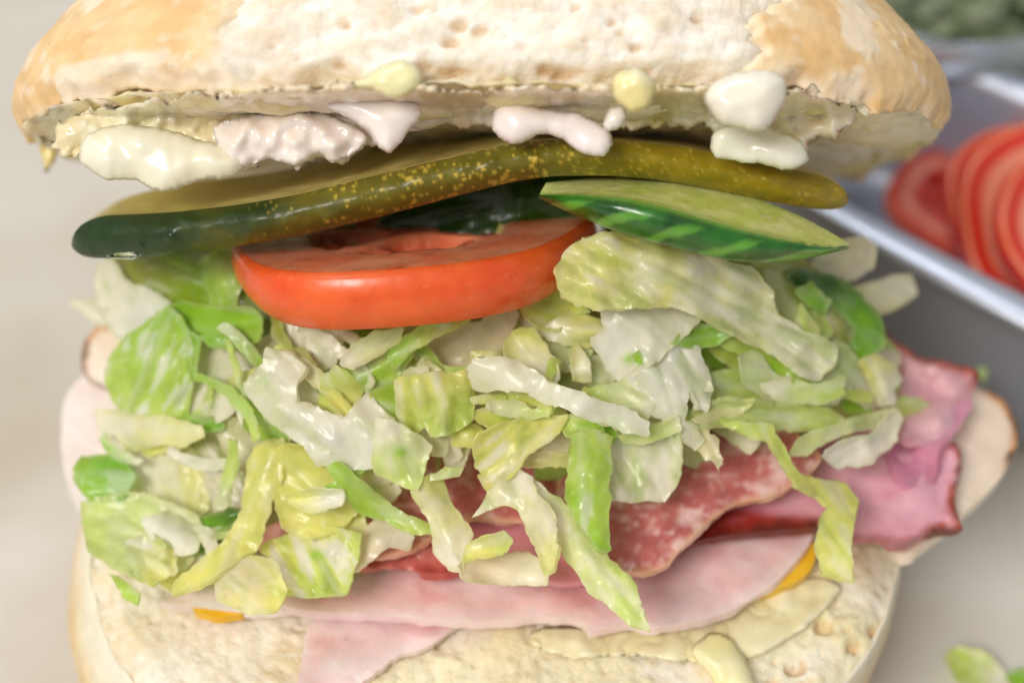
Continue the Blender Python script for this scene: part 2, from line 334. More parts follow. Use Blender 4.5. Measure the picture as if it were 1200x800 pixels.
def deli():
    slab('ham_slice', [(326,703),(360,690),(420,676),(480,648),(560,625),(700,600),(850,600),(930,606),(956,618),(940,648),(905,685),(862,712),(810,728),(760,735),(735,730),(700,737),(690,741),(684,728),(640,722),(600,726),(545,728),(470,722),(400,718),(350,714)],
         zf(3.25, .0), 'broad pale pink ham slice lying on the bottom bread under the salami', 'ham', ham_col('f0b8b4', 'f7d4d0', 'e6a09e', fat=22), M_HAM, .16, ragged=.5, wrinkle=.04)
    slab('ham_slice', [(352,800),(352,770),(358,742),(372,722),(400,700),(480,690),(540,700),(545,722),(528,738),(505,756),(462,772),(430,792),(405,822),(370,830)],
         zf(2.98, .0), 'pink ham tongue hanging over the bread below the broad ham slice', 'ham', ham_col('f3c0bd', 'f8d8d4', 'e8aaa8', fat=18), M_HAM, .1, ragged=1.3)
    slab('ham_slice', [(790,640),(820,606),(880,585),(925,566),(965,575),(970,605),(958,616),(925,620),(880,624),(835,630)],
         zf(3.55, .1), 'ham slice with dark red smoked rim between salami and broad ham', 'ham', ham_col('d98c9c', 'e6a6b2', 'c77384', 'a02a1c', 34, lambda x, y: sstep(588, 606, y - (x - 880) * .12)), M_HAM, .14)
    slab('ham_slice', [(880,560),(940,520),(1000,488),(1060,480),(1092,500),(1120,520),(1127,545),(1118,580),(1122,605),(1128,620),(1100,622),(1080,624),(1066,634),(1046,636),(1030,628),(1000,630),(968,612),(930,600)],
         zf(3.5, .05), 'rosy ham slice with charred right edge overhanging the bread', 'ham', ham_col('e49cac', 'ecb2be', 'd4849a', 'b04a2a', 13, lambda x, y: sstep(1085, 1108, x + .2 * (y - 560)) + sstep(622, 630, y) * .5), M_HAM, .16, wrinkle=.09)
    slab('ham_slice', [(985,400),(1030,384),(1045,395),(1068,412),(1100,422),(1146,433),(1140,462),(1118,500),(1085,520),(1050,520),(1010,480)],
         zf(3.75, .1, 520), 'folded ham slice with brown rim beside the steel pan', 'ham', ham_col('d99aa4', 'eab9bd', 'a85a70', 'b0543a', 13, lambda x, y: sstep(470, 440, y)), M_HAM, .15, wrinkle=.14, wfreq=.02)
    slab('ham_slice', [(1040,520),(1075,500),(1110,478),(1140,470),(1120,505),(1100,525),(1095,560),(1060,570)],
         zf(3.72, .1, 520), 'narrow fold of magenta ham lying on the rosy slice', 'ham', ham_col('cd7d97', 'dc97ac', 'b7627e'), M_HAM, .14, wrinkle=.1, wfreq=.02)
    slab('turkey_slice', [(1040,520),(1090,470),(1130,455),(1158,458),(1180,474),(1193,500),(1190,528),(1172,560),(1135,596),(1100,625),(1066,648),(1045,640),(1030,580)],
         zf(3.2, 0), 'cream turkey slice with browned edge sticking out past rosy ham', 'turkey', turk_col(lambda x, y: sstep(1140, 1168, x - .35 * (y - 470))), M_HAM, .22)
    slab('turkey_slice', [(96,425),(100,398),(118,379),(135,385),(160,420),(165,470),(120,455),(104,448)],
         lambda x, y: heap(x, y) + .35, 'turkey slice tip with thin orange rim beside the round green leaf', 'turkey', turk_col(lambda x, y: .7 * sstep(135, 122, x)), M_HAM, .15)
    slab('turkey_slice', [(72,520),(76,470),(98,440),(140,430),(200,470),(210,560),(150,600),(90,590)],
         lambda x, y: heap(x, y) + .6, 'pale pinkish turkey slice behind the green lettuce bud', 'turkey', lambda px, py, e, P: mixc(lin('efd8cc'), lin('f6eae4'), .4 + fbm(P, .012, 4, 2.)), M_HAM, .15)
    slab('turkey_slice', [(185,700),(230,685),(300,680),(345,690),(352,712),(300,716),(240,712),(200,706)],
         zf(3.1), 'thin whitish turkey edge on bread beside the broad ham', 'turkey', lambda px, py, e, P: mixc(lin('f0d4c6'), lin('f7e8e0'), .4 + fbm(P, .012, 4, 2.)), M_HAM, .15)
    slab('salami_slice', [(690,500),(800,480),(900,490),(952,520),(962,540),(940,562),(905,580),(862,592),(830,612),(800,640),(785,660),(760,670),(730,668),(690,655),(650,610),(660,540)],
         lambda x, y: zd(y, 3.95) - .25 * (660 - y) / 100, 'marbled salami slice with fatty lower edge on the broad ham', 'salami', sal_col, M_SAL, .12, wrinkle=.08, wfreq=.01)
    slab('salami_slice', [(420,560),(500,520),(640,505),(720,520),(716,600),(690,620),(640,618),(600,612),(560,606),(530,612),(490,640),(440,652),(400,630)],
         lambda x, y: zd(y, 3.8) - .25 * (660 - y) / 100, 'salami slice half hidden by lettuce behind the forked shred', 'salami', sal_col, M_SAL, .12, wrinkle=.06)
    slab('ham_slice', [(560,610),(640,612),(690,640),(712,660),(690,678),(650,682),(600,668),(540,655),(520,630)],
         zf(3.6, .15), 'small deep pink ham fold peeking from under the salami', 'ham', ham_col('dc8390', 'e9a3a8', 'c66a78'), M_HAM, .12)
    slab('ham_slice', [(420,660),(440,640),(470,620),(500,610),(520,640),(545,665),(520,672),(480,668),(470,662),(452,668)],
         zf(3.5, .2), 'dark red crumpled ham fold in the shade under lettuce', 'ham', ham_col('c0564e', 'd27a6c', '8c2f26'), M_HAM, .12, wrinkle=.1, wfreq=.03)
    slab('ham_slice', [(300,625),(330,610),(355,615),(360,635),(330,645),(305,645)],
         lambda x, y: heap(x, y) + .1, 'small red ham corner showing between yellow lettuce shreds', 'ham', ham_col('d98878', 'e6a698', 'b8584a'), M_HAM, .12)
    o = slab('pepper_ring', [(880,690),(880,660),(905,640),(940,628),(956,640),(952,664),(932,682),(905,690)],
         zf(3.08), 'glossy yellow pepper piece on bread beside the ham tip', 'pepper', lambda px, py, e, P: mixc(lin('f2b41a'), lin('ffd24a'), .4 + fbm(P, .02, 3, 1.)), M_TOM, .2, wrinkle=.02)
    slab('pepper_ring', [(222,706),(250,700),(282,706),(284,718),(255,722),(228,716)],
         zf(3.08), 'sliver of yellow pepper on bread under the turkey edge', 'pepper', lambda px, py, e, P: mixc(lin('f0b21c'), lin('f8cc4a'), .4 + fbm(P, .02, 3, 1.)), M_TOM, .14, wrinkle=.02)
deli()
# ------------------------------------------------------------------ pickle, cucumber, tomato
def spline(pts, n):
    P = np.array(pts, float); s = np.concatenate([[0], np.cumsum(np.linalg.norm(np.diff(P[:, :2], axis=0), axis=1))]); t = np.linspace(0, s[-1], n)
    out = np.stack([np.interp(t, s, P[:, k]) for k in range(P.shape[1])], 1)
    k = max(3, n // 14) | 1; ker = np.hanning(k + 2)[1:-1]; ker /= ker.sum()
    pad = np.pad(out, ((k//2, k//2), (0, 0)), mode='reflect', reflect_type='odd')
    return np.stack([np.convolve(pad[:, c], ker, 'valid') for c in range(P.shape[1])], 1)
def loft(top_front, bottom_front, top_back, n, dfront, dback, bulge, nr=16, nt=14, capl=0):
    """slab: flat top face from back to front edge, rounded rind at the front. Returns V grid (n x ring), faces, ring tags"""
    T, B, K_ = spline(top_front, n), spline(bottom_front, n), spline(top_back, n)
    rows = []; tags = []
    if capl:
        for A_ in range(n):
            uu_ = min(A_, n - 1 - A_) / (n - 1) / capl
            if uu_ < 1:
                q = math.sqrt(1 - (1 - uu_) ** 2) * .82 + .18; m_ = (T[A_] + B[A_]) / 2
                T[A_] = m_ + (T[A_] - m_) * q; B[A_] = m_ + (B[A_] - m_) * q; K_[A_] = m_ + (K_[A_] - m_) * q
    u = np.linspace(0, 1, n); endt = np.minimum(1, np.minimum(u, 1 - u) * 14) ** .5
    for i in range(n):
        ring = []; tg = []
        df = dfront(u[i]); db = df + (dback(u[i]) - df)
        for k in range(nt):
            t = k / nt; p = K_[i] * (1 - t) + T[i] * t; ring.append((*p, db * (1 - t) + df * t)); tg.append((0, t))
        for k in range(nr + 1):
            t = k / nr; p = T[i] * (1 - t) + B[i] * t; ring.append((*p, df - bulge * endt[i] * math.sin(math.pi * t) ** .8 + .25 * t)); tg.append((1, t))
        for k in range(1, 6):
            t = k / 6; p = B[i] * (1 - t) + (K_[i] + (B[i] - T[i]) * .9) * t; ring.append((*p, (df + .25) * (1 - t) + db * t)); tg.append((2, t))
        rows.append(ring); tags.append(tg)
    A = np.array(rows); m = A.shape[1]; V = A.reshape(-1, 3); G = np.array(tags).reshape(-1, 2)
    F = []
    for i in range(n - 1):
        for k in range(m):
            k2 = (k + 1) % m; F.append([i*m+k, (i+1)*m+k, (i+1)*m+k2, i*m+k2])
    F.append([k for k in range(m)]); F.append([(n-1)*m + k for k in range(m)][::-1])
    return V, F, G, np.repeat(u, m), m
def make_pickle():
    tf = [(96,254),(150,251),(200,249),(280,240),(350,228),(450,203),(540,182),(600,168),(650,163),(720,164),(800,172),(880,189),(950,203),(990,214)]
    bf = [(76,298),(110,303),(170,302),(250,293),(350,277),(430,258),(520,234),(600,213),(650,206),(720,206),(780,212),(850,227),(920,240),(997,249)]
    tb = [(112,247),(150,230),(210,215),(300,205),(380,190),(450,172),(520,155),(600,146),(650,146),(720,150),(800,160),(880,178),(940,194),(986,210)]
    V, F, G, u, m = loft(tf, bf, tb, 330, lambda u: -2.75 + 1.0 * (2*abs(u-.5))**2.5, lambda u: -.2 + .2 * abs(u-.5), .28, capl=.035)
    P3 = np.stack([V[:, 0], V[:, 1], V[:, 2] * 40], 1)
    lump = fbm(P3, .018, 3, 3.0); wart = sstep(.3, .1, vor(P3 * [1, 1.2, .6], .035, 2.)); V[:, 2] += (-.06 * lump - .05 * wart) * (G[:, 0] == 1) * np.sin(np.pi * np.clip(G[:, 1], 0, 1))
    a = fbm(P3 * [.5, 1, 1], .03, 4, 2.0)
    rind = mixc(lin('223a14'), lin('6a6318'), sstep(.1, .36, u + .12 * a)); rind = mixc(rind, lin('9a8414'), sstep(.5, .85, u + .1 * a))
    dens = np.exp(-((u - .5) / .2) ** 2) * .30 + .12 * sstep(.25, .5, u) * 1
    sp = vor(P3, .13, 1.0); spm = sstep(.34, .14, sp + .25 * n3(P3, .05, 7.) - .55 * dens + .12) * sstep(.16, .34, u)
    rind = mixc(rind, lin('cdb244'), np.clip(spm, 0, 1) * .85)
    vein = sstep(.2, .6, a); rind = mixc(rind, lin('63640f'), vein * .3 * sstep(.2, .5, u))
    face = mixc(lin('e0cf86'), lin('c8b468'), .5 + a); face = mixc(face, lin('c8ba64'), sstep(.35, .05, u)); face = mixc(face, lin('6d6a22'), sstep(.85, 1, G[:, 1]) * .35)
    col = np.where((G[:, 0] == 0)[:, None], face, rind)
    P = W(V[:, 0], V[:, 1], V[:, 2])
    root = empty('pickle_slice', 'long olive pickle slice with speckled dark rind across the tomato', 'pickle', P.mean(0))
    idx = lambda f: all(G[i, 0] == 0 for i in f) or (all(G[i, 0] == 0 or (G[i, 0] == 1 and G[i, 1] == 0) for i in f))
    f0 = [f for f in F if len(f) == 4 and idx(f)]; f1 = [f for f in F if not (len(f) == 4 and idx(f))]
    def sub(fs):
        ids = sorted({i for f in fs for i in f}); mp = {j: k for k, j in enumerate(ids)}; return np.array(ids), [[mp[i] for i in f] for f in fs]
    i0, g0 = sub(f0); i1, g1 = sub(f1)
    under('cut_face', P[i0], g0, M_PICK, root, col=face[i0]); under('rind', P[i1], g1, M_PICK, root, col=col[i1])
    # brine drop under the pointed tip
    m_, nt, N, L, b = mat('brine'); b.inputs['Transmission Weight'].default_value = 1; b.inputs['Roughness'].default_value = .02; b.inputs['IOR'].default_value = 1.33; b.inputs['Base Color'].default_value = (1, 1, .96, 1)
    V2, F2, e, sd = sheet([(124,301),(135,296),(150,295),(166,298),(160,303),(145,304)], 3, 0)
    h = .12 * np.sqrt(np.clip(1 - (1 - np.clip(e / 4.5, 0, 1)) ** 2, 0, 1))
    Pd = W(V2[:, 0], V2[:, 1], -2.17 - h)
    tag(mk('brine_drop', Pd, F2, m_, thick=.06), 'clear drop of brine clinging under the pickle tip', 'drop')
make_pickle()
def make_cucumber():
    tf = [(632,228),(680,228),(730,232),(780,243),(830,258),(880,272),(930,283),(965,290),(996,288)]
    bf = [(630,232),(670,251),(720,271),(770,285),(820,298),(860,306),(900,308),(945,303),(994,292)]
    tb = [(640,214),(690,209),(740,207),(790,209),(840,218),(890,233),(940,254),(970,270),(994,284)]
    V, F, G, u, m = loft(tf, bf, tb, 220, lambda u: -3.35 + .9 * (2*abs(u-.5))**3, lambda u: -2.0 - .3 * (2*abs(u-.5))**3, .16)
    P3 = np.stack([V[:, 0], V[:, 1], V[:, 2] * 40], 1); a = fbm(P3, .03, 4, 4.0)
    # stripes run slantwise round the rind
    q = V[:, 0] * .035 + V[:, 1] * .11 + a * .5; st = sstep(.25, .9, np.sin(q * 1.55)) * .8
    rind = mixc(lin('236a16'), lin('154a0e'), .5 + a); rind = mixc(rind, lin('76b83e'), st * sstep(.1, .5, G[:, 1]) * .75)
    rind = mixc(rind, lin('86b84a'), sstep(.16, 0, G[:, 1]) * .6)
    rays = fbm(P3 * [.3, 1.5, 1], .05, 3, 1.); face = mixc(lin('eef4a8'), lin('d6e67c'), .5 + 1.2 * rays); seed_ = sstep(.3, .12, vor(P3 * [.35, 1.6, 1], .06, 3.)) * sstep(.2, .4, G[:, 1]) * sstep(.75, .55, G[:, 1]); face = mixc(face, lin('f2f2cc'), seed_ * .7); face = mixc(face, lin('82ac46'), sstep(.8, 1, G[:, 1]) * .8 + sstep(.2, 0, G[:, 1]) * .5)
    V[:, 1] += (G[:, 0] == 1) * sstep(.3, 0, G[:, 1]) * sstep(.65, .9, u) * 3 * n3(P3, .12, 2.)
    P = W(V[:, 0], V[:, 1], V[:, 2])
    root = empty('cucumber_slice', 'green cucumber slice with striped rind under the pickle', 'cucumber', P.mean(0))
    isf = lambda f: all(G[i, 0] == 0 or (G[i, 0] == 1 and G[i, 1] == 0) for i in f)
    for nm, fs, c in (('cut_face', [f for f in F if len(f) == 4 and isf(f)], face), ('rind', [f for f in F if not (len(f) == 4 and isf(f))], rind)):
        ids = np.array(sorted({i for f in fs for i in f})); mp = {j: k for k, j in enumerate(ids)}
        under(nm, P[ids], [[mp[i] for i in f] for f in fs], M_CUC, root, col=c[ids])
make_cucumber()
def tomato_parts(root, place, R, th_, nu=200, seed=0, red=0, loc=((.36, -2.1, -.75), (.36, -.55, .8), (.36, 1.2, 2.6), (.36, 2.95, 3.95)), sq=1.0):
    """place(x, y, h) maps the slice's own cm to world; R radius, th_ thickness"""
    ang = np.linspace(0, 2*math.pi, nu, endpoint=False)
    rim = R * (1 + .025 * np.sin(5 * ang + seed) + .02 * np.sin(3 * ang + 1 + seed))
    # skin
    ns = 22; X, Y, Hh = [], [], []
    for j in range(ns):
        t = j / (ns - 1); rr = rim * (1 + .05 * math.sin(math.pi * t) ** .8 - .10 * t * t - .03 * (1 if j == 0 else 0))
        X.append(rr * np.cos(ang)); Y.append(rr * np.sin(ang)); Hh.append(np.full(nu, th_ * (.5 - t)))
    X, Y, Hh = [np.concatenate(k) for k in (X, Y, Hh)]
    tl = np.repeat(np.linspace(0, 1, ns), nu)
    P = place(X, Y, Hh); nse = fbm(np.stack([X, Y, Hh], 1), 1.5, 3, seed)
    dots = sstep(.22, .12, vor(np.stack([X, Y, Hh], 1), 9., 1.)); col = mixc(lin('ee6426'), lin('e44e1e'), .5 + .8 * nse + .3 * (tl - .5)); col = mixc(col, lin('f59a5a'), dots * .25)
    if red: col = mixc(lin('cc2c18'), lin('d83a20'), .5 + nse); col = mixc(col, lin('f28a54'), sstep(.12, 0, tl) * .8)
    under('skin', P, grid_faces(nu, ns, flip=True), M_TOM, root, col=col)
    # top face with seed chambers
    for sgn, nm in ((1, 'cut_face'), (-1, 'under_face')):
        rr = np.linspace(1, 0, 40 if sgn > 0 else 6); k = .97 if sgn > 0 else .9
        X = np.concatenate([rim * k * r * np.cos(ang) for r in rr]); Y = np.concatenate([rim * k * r * np.sin(ang) for r in rr]); Rr = np.repeat(rr, nu); A = np.tile(ang, len(rr))
        Hh = np.full(len(X), sgn * th_ / 2); P3 = np.stack([X, Y, Hh], 1); f = fbm(P3, 1.8, 4, 2 + seed)
        cav = np.zeros(len(X))
        if sgn > 0:
            for (r0, a0, a1) in loc:
                mid, half = (a0 + a1) / 2, (a1 - a0) / 2
                da = (A - mid + math.pi) % (2*math.pi) - math.pi
                c = sstep(half + .05, half - .18, np.abs(da) + .12 * f) * sstep(.12, .22, Rr + .05 * f) * sstep(.60, .48, Rr + .06 * f)
                cav = np.maximum(cav, c)
            Hh = Hh - cav * (.2 + .25 * f) * min(1, th_ * 1.3) + .01 * f
        P = place(X, Y, Hh); col = mixc(lin('f8a078'), lin('f28058'), .5 + f)
        col = mixc(col, lin('ee8a5c'), sstep(.35, .1, Rr) * .6); col = mixc(col, lin('d0482a'), cav * .7)
        if red: col = mixc(lin('d8341e'), lin('f0a080'), sstep(.88, .8, Rr) * sstep(.6, .72, Rr) * .8 + sstep(.3, .1, Rr) * .8); col = mixc(col, lin('c02a18'), cav * .6)
        seeds = sstep(.2, .1, vor(P3, 2.2, 1.)) * cav; col = mixc(col, lin('edd08c'), seeds * .9)
        under(nm, P, grid_faces(nu, len(rr), flip=(sgn < 0)), M_TOMF, root, col=col)
def make_tomato():
    # slice plane nearly along the view: axes in camera space
    c = cc((480 - 600) * K * 19.0, -(270 - 400) * K * 19.0, 19.0)
    ex = RT * .995 + UP * .07; ex = ex / np.linalg.norm(ex)
    ey = FW * .975 - UP * -.235 * -1; ey = FW * .95 + UP * .27; ey = ey - ex * ey.dot(ex); ey /= np.linalg.norm(ey)
    eh = np.cross(ex, ey); eh = eh if eh.dot(UP) > 0 else -eh
    R = 2.37
    place = lambda x, y, h: c + np.multiply.outer(x, ex) + np.multiply.outer(y, ey) + np.multiply.outer(h - .38, eh)
    root = empty('tomato_slice', 'thick red tomato slice under the pickle on the lettuce heap', 'tomato', c)
    tomato_parts(root, place, R, .76, nu=260)
make_tomato()
# ------------------------------------------------------------------ mayonnaise
def blob(outline, d, h, col, label, wid=16,  name='mayonnaise_smear', step=4, lump=.03, cat='mayonnaise', freq=.02, rag=.7):
    h *= .66; wid *= 1.35
    V, F, e, sd = sheet(outline, step, rag)
    P3 = np.stack([V[:, 0], V[:, 1], np.full(len(V), sd * 9)], 1); f = fbm(P3, freq, 3 if callable(col) else 2)
    k = np.clip(e / wid, 0, 1); hh = h * np.clip(1 - (1 - k) ** 2, 0, 1) ** .72 * (1 + .3 * f) + lump * .6 * f
    dd = d(V[:, 0], V[:, 1]) if callable(d) else d
    dd = np.broadcast_to(dd, hh.shape); n = len(V); bnd = e < 1e-3
    back = np.where(bnd, np.arange(n), 0); ids = np.where(~bnd)[0]; back[ids] = n + np.arange(len(ids))
    hh = np.where(bnd, 0, hh)
    P = np.vstack([W(V[:, 0], V[:, 1], dd - hh), W(V[ids, 0], V[ids, 1], dd[ids] + .7 * hh[ids] + .02)])
    F = F + [[int(back[k]) for k in f][::-1] for f in F]
    base_ = col(V[:, 0], V[:, 1], f) if callable(col) else lin(col)
    c = mixc(base_, lin('f6f0e4'), .15 + .4 * f); c = np.vstack([c, c[ids]])
    tag(mk(name, P, F, M_MAYO, col=c), label, cat)
def ud(px, py):
    uu = -(np.asarray(py, float) - 400) * K; return (2.80 + .022 * 20.75) / (uu + .022) - DIST
def mayo():
    us = lambda x, y: ud(x, y) - .12
    def zone(px, py, f):
        c = np.zeros((len(px), 3)); xs = [40, 150, 240, 330, 470, 530, 600, 700, 760, 850, 930, 1000]
        cs = np.array([lin(h) for h in ('e9d6a4', 'efe6bc', 'ecdca8', 'f3e2d6', 'f2e0d8', 'e6cfa8', 'f3e4dc', 'efe0d0', 'ecdc94', 'f3ecd4', 'ecdcb4', 'ecd9b0')])
        for k in range(3): c[:, k] = np.interp(px + 25 * f, xs, cs[:, k])
        return mixc(c, lin('e2c798'), sstep(132, 112, py + 10 * f) * .8)
    blob([(60,150),(100,130),(180,116),(260,108),(400,100),(520,102),(640,102),(760,100),(880,104),(960,112),(1000,128),(985,158),(950,168),(940,186),(900,190),(850,180),(832,148),(800,146),(760,152),(722,150),(700,168),(672,168),(640,152),(600,156),(570,146),(530,152),(498,150),(470,164),(446,166),(428,168),(402,188),(378,182),(350,194),(322,188),(296,194),(272,200),(232,208),(196,214),(150,206),(112,198),(100,184),(72,182)],
         lambda x, y: np.clip(ud(x, y) - .42, -4.1, -2.45), .2, zone, 'continuous creamy smear of sauce and butter under the raised bread', 12, 'sauce_smear', lump=.34, cat='sauce', freq=.03, rag=2.6)
    blob([(44,160),(58,158),(68,172),(62,190),(54,204),(49,186)], .45, .12, 'e3c860', 'little yellow drip at the left tip of the bread', 6)
    blob([(384,124),(405,114),(440,112),(485,118),(494,136),(480,152),(468,170),(456,179),(444,172),(430,152),(402,136)], -3.35, .28, 'f8ebe6', 'pinkish sauce drip hanging like a tooth over the pickle', 18)
    blob([(576,150),(577,134),(588,119),(612,118),(640,128),(680,134),(712,150),(717,168),(706,182),(682,180),(655,162),(632,158),(610,168),(590,166)], -3.3, .3, 'f8ebe8', 'pinkish two lobed sauce drip touching the speckled pickle', 16)
    blob([(250,150),(275,138),(320,132),(380,134),(418,150),(430,166),(405,186),(388,192),(372,182),(350,194),(330,190),(312,186),(292,196),(272,198),(256,176)], -2.75, .26, 'f6e8de', 'broad lumpy pale pink sauce smear under the left bread', 20, lump=.25, freq=.035)
    blob([(92,182),(104,156),(140,146),(190,150),(240,166),(290,182),(280,204),(235,212),(198,224),(178,222),(160,212),(116,208)], -2.75, .32, 'f1ebcf', 'cream coloured mayonnaise roll hanging at the left bread edge', 20, lump=.06)
    blob([(826,122),(832,100),(860,86),(898,82),(920,92),(922,112),(912,136),(894,152),(868,150),(842,142)], -4.05, .42, 'efe8d4', 'round pearl of mayonnaise under the right bread crust', 26)
    blob([(834,160),(850,148),(900,150),(938,164),(946,188),(926,199),(890,192),(862,188),(838,184)], -3.1, .25, 'efecd6', 'pale mayonnaise patch below the round pearl touching the pickle', 16, lump=.08)
    blob([(716,100),(724,84),(748,80),(764,92),(766,112),(756,126),(738,130),(722,118)], -4.15, .3, 'eedf9a', 'small yellow knob of mayonnaise on the torn crumb', 16)
    blob([(410,100),(430,90),(450,76),(472,70),(490,80),(494,98),(478,112),(458,116),(436,106)], -4.1, .3, 'eee6b0', 'pale yellow mayonnaise dab with pointed end on crumb rim', 16)
    blob([(708,140),(716,126),(730,124),(733,138),(724,150),(712,152)], -3.6, .14, 'efe6dc', 'tiny white curd beside the two lobed sauce drip', 8, lump=.08)
    blob([(620,752),(640,734),(720,736),(800,732),(860,712),(905,690),(950,676),(985,684),(970,712),(930,744),(885,770),(820,776),(740,768),(670,770)], lambda x, y: zd(y, 2.87), .05, 'f6e8b0', 'wide pale yellow butter spread on bread below the broad ham', 40, 'butter_smear', lump=.12, cat='butter', freq=.03)
    blob([(808,764),(830,742),(852,744),(868,764),(884,800),(880,830),(850,830),(832,790)], lambda x, y: zd(y, 2.98), .16, 'f2e6a0', 'ridged yellow butter curl on the bread below the ham', 14, 'butter_curl', lump=.06, cat='butter')
mayo()

# ------------------------------------------------------------------ lettuce
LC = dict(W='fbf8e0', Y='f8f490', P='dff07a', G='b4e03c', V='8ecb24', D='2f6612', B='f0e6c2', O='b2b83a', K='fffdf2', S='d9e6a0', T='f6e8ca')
G_SMALL = 'small lettuce shreds in the heap'
def leaf(outline, layer, c1, c2, label=None, ang=0, rib=.05, cup=.10, vein=.25, tilt=(0, 0), thick=.036, ragged=.95, name='lettuce_shred', base=None, curl=0., fold=.10, step=4, speck=None, buried=False, ribbon=False):
    oc = np.mean(outline, 0); outline = [tuple(oc + (np.array(p) - oc) * 1.06) for p in outline]
    V, F, e, sd = sheet(outline, step, ragged, .2)
    px, py = V[:, 0], V[:, 1]; c = V.mean(0); ca, sa = math.cos(math.radians(ang)), math.sin(math.radians(ang))
    ul = (px - c[0]) * ca + (py - c[1]) * sa; vl = -(px - c[0]) * sa + (py - c[1]) * ca
    um, vm = np.abs(ul).max() + 1e-6, np.abs(vl).max() + 1e-6
    d = (heap(px, py) if base is None else base(px, py)) - layer * .085
    # one bend across the strip, creased ribs along it, ruffled edge
    kk = 1.0 if cup > 0 else -1.0; cyl = random.choice((1, 1, -1)) * min(.22, .004 * vm + .35 * cup)
    P2 = np.stack([ul * .22, vl, np.full(len(V), sd * 13)], 1)
    r = np.abs(fbm(P2, .05, 2)); r2 = fbm(np.stack([ul * .5, vl, np.full(len(V), sd * 11)], 1), .11, 2)
    big = np.abs(fbm(np.stack([px, py, np.full(len(V), sd * 7)], 1), .012, 2))
    ruf = n3(np.stack([px, py, np.full(len(V), sd * 3)], 1), .07, 1.)
    bend = random.uniform(-1, 1) * .0022 * um * np.sin(ul / um * 2.4 + sd)
    d = d + rib * 1.2 * r + rib * .2 * r2 + fold * 1.8 * big + bend + cyl * (vl / vm) ** 2 + curl * (ul / um) ** 2 + .055 * ruf * np.exp(-e / 9) - .02 * (1 - sstep(0, 5, e))
    d = d + tilt[0] * (px - c[0]) / 100 + tilt[1] * (py - c[1]) / 100
    vo = vm * random.uniform(-.4, .4); ph = (ul - .9 * np.abs(vl - vo)) / random.uniform(18, 30) * math.pi + 1.6 * n3(np.stack([px, py, np.full(len(V), sd * 17)], 1), .03, 2.)
    vr = np.exp(-np.sin(ph) ** 2 / .05) * sstep(2, 10, np.abs(vl - vo)); mid = np.exp(-((vl - vo) / 4.5) ** 2) * (vm > 15); vn = np.clip(mid + .55 * vr, 0, 1) * min(1, vein * 2.6)
    d = d - .013 * vn
    P = W(px, py, d)
    t = .5 + .5 * ul / um + .5 * fbm(np.stack([px, py, np.full(len(V), sd * 5)], 1), .02, 3)
    col = mixc(lin(LC[c1]), lin(LC[c2]), t)
    q = fbm(np.stack([ul * .3, vl, np.full(len(V), sd * 3)], 1), .06, 4)
    col = mixc(col, lin(LC['K']), sstep(.05, .5, q) * vein * 1.6); col = mixc(col, lin('b4cc50'), sstep(.05, .45, -q) * vein * 1.1)
    col = mixc(col, lin('e4e3b0'), sstep(5, 0, e) * .35)
    col = mixc(col, lin(LC['K']), vn * .3)
    if speck is not None: col = mixc(col, lin(LC['G']), np.exp(-((px - speck[0]) / 7) ** 2 - ((py - speck[1]) / 6) ** 2) * .9)
    o = mk(name, P, F, M_LET, col=col, thick=thick * .7, off=0, sharp=True)
    if label: tag(o, label, 'lettuce', 'lettuce shreds in the sandwich')
    else:
        k = {'W': 'whitish', 'K': 'whitish', 'B': 'beige', 'T': 'beige', 'S': 'grey green', 'Y': 'pale yellow', 'P': 'pale green', 'G': 'green', 'V': 'green', 'D': 'shade-darkened green', 'O': 'olive'}[c1]
        zone = 'below the round green leaf' if c[0] < 330 and c[1] > 480 else 'beside the round green leaf' if c[0] < 330 else 'under the tomato slice' if c[0] < 720 and c[1] < 480 else 'over the salami' if c[0] < 800 and c[1] > 480 else 'under the cucumber slice'
        lb = ('buried ' if buried else 'thin ribbon of ' if ribbon else 'small ') + k + (' lettuce ' if ribbon else ' lettuce shred ') + zone
        tag(o, lb, 'lettuce', ('buried ' if buried else 'thin ' if ribbon else '') + k + ' shreds ' + zone)
    return o
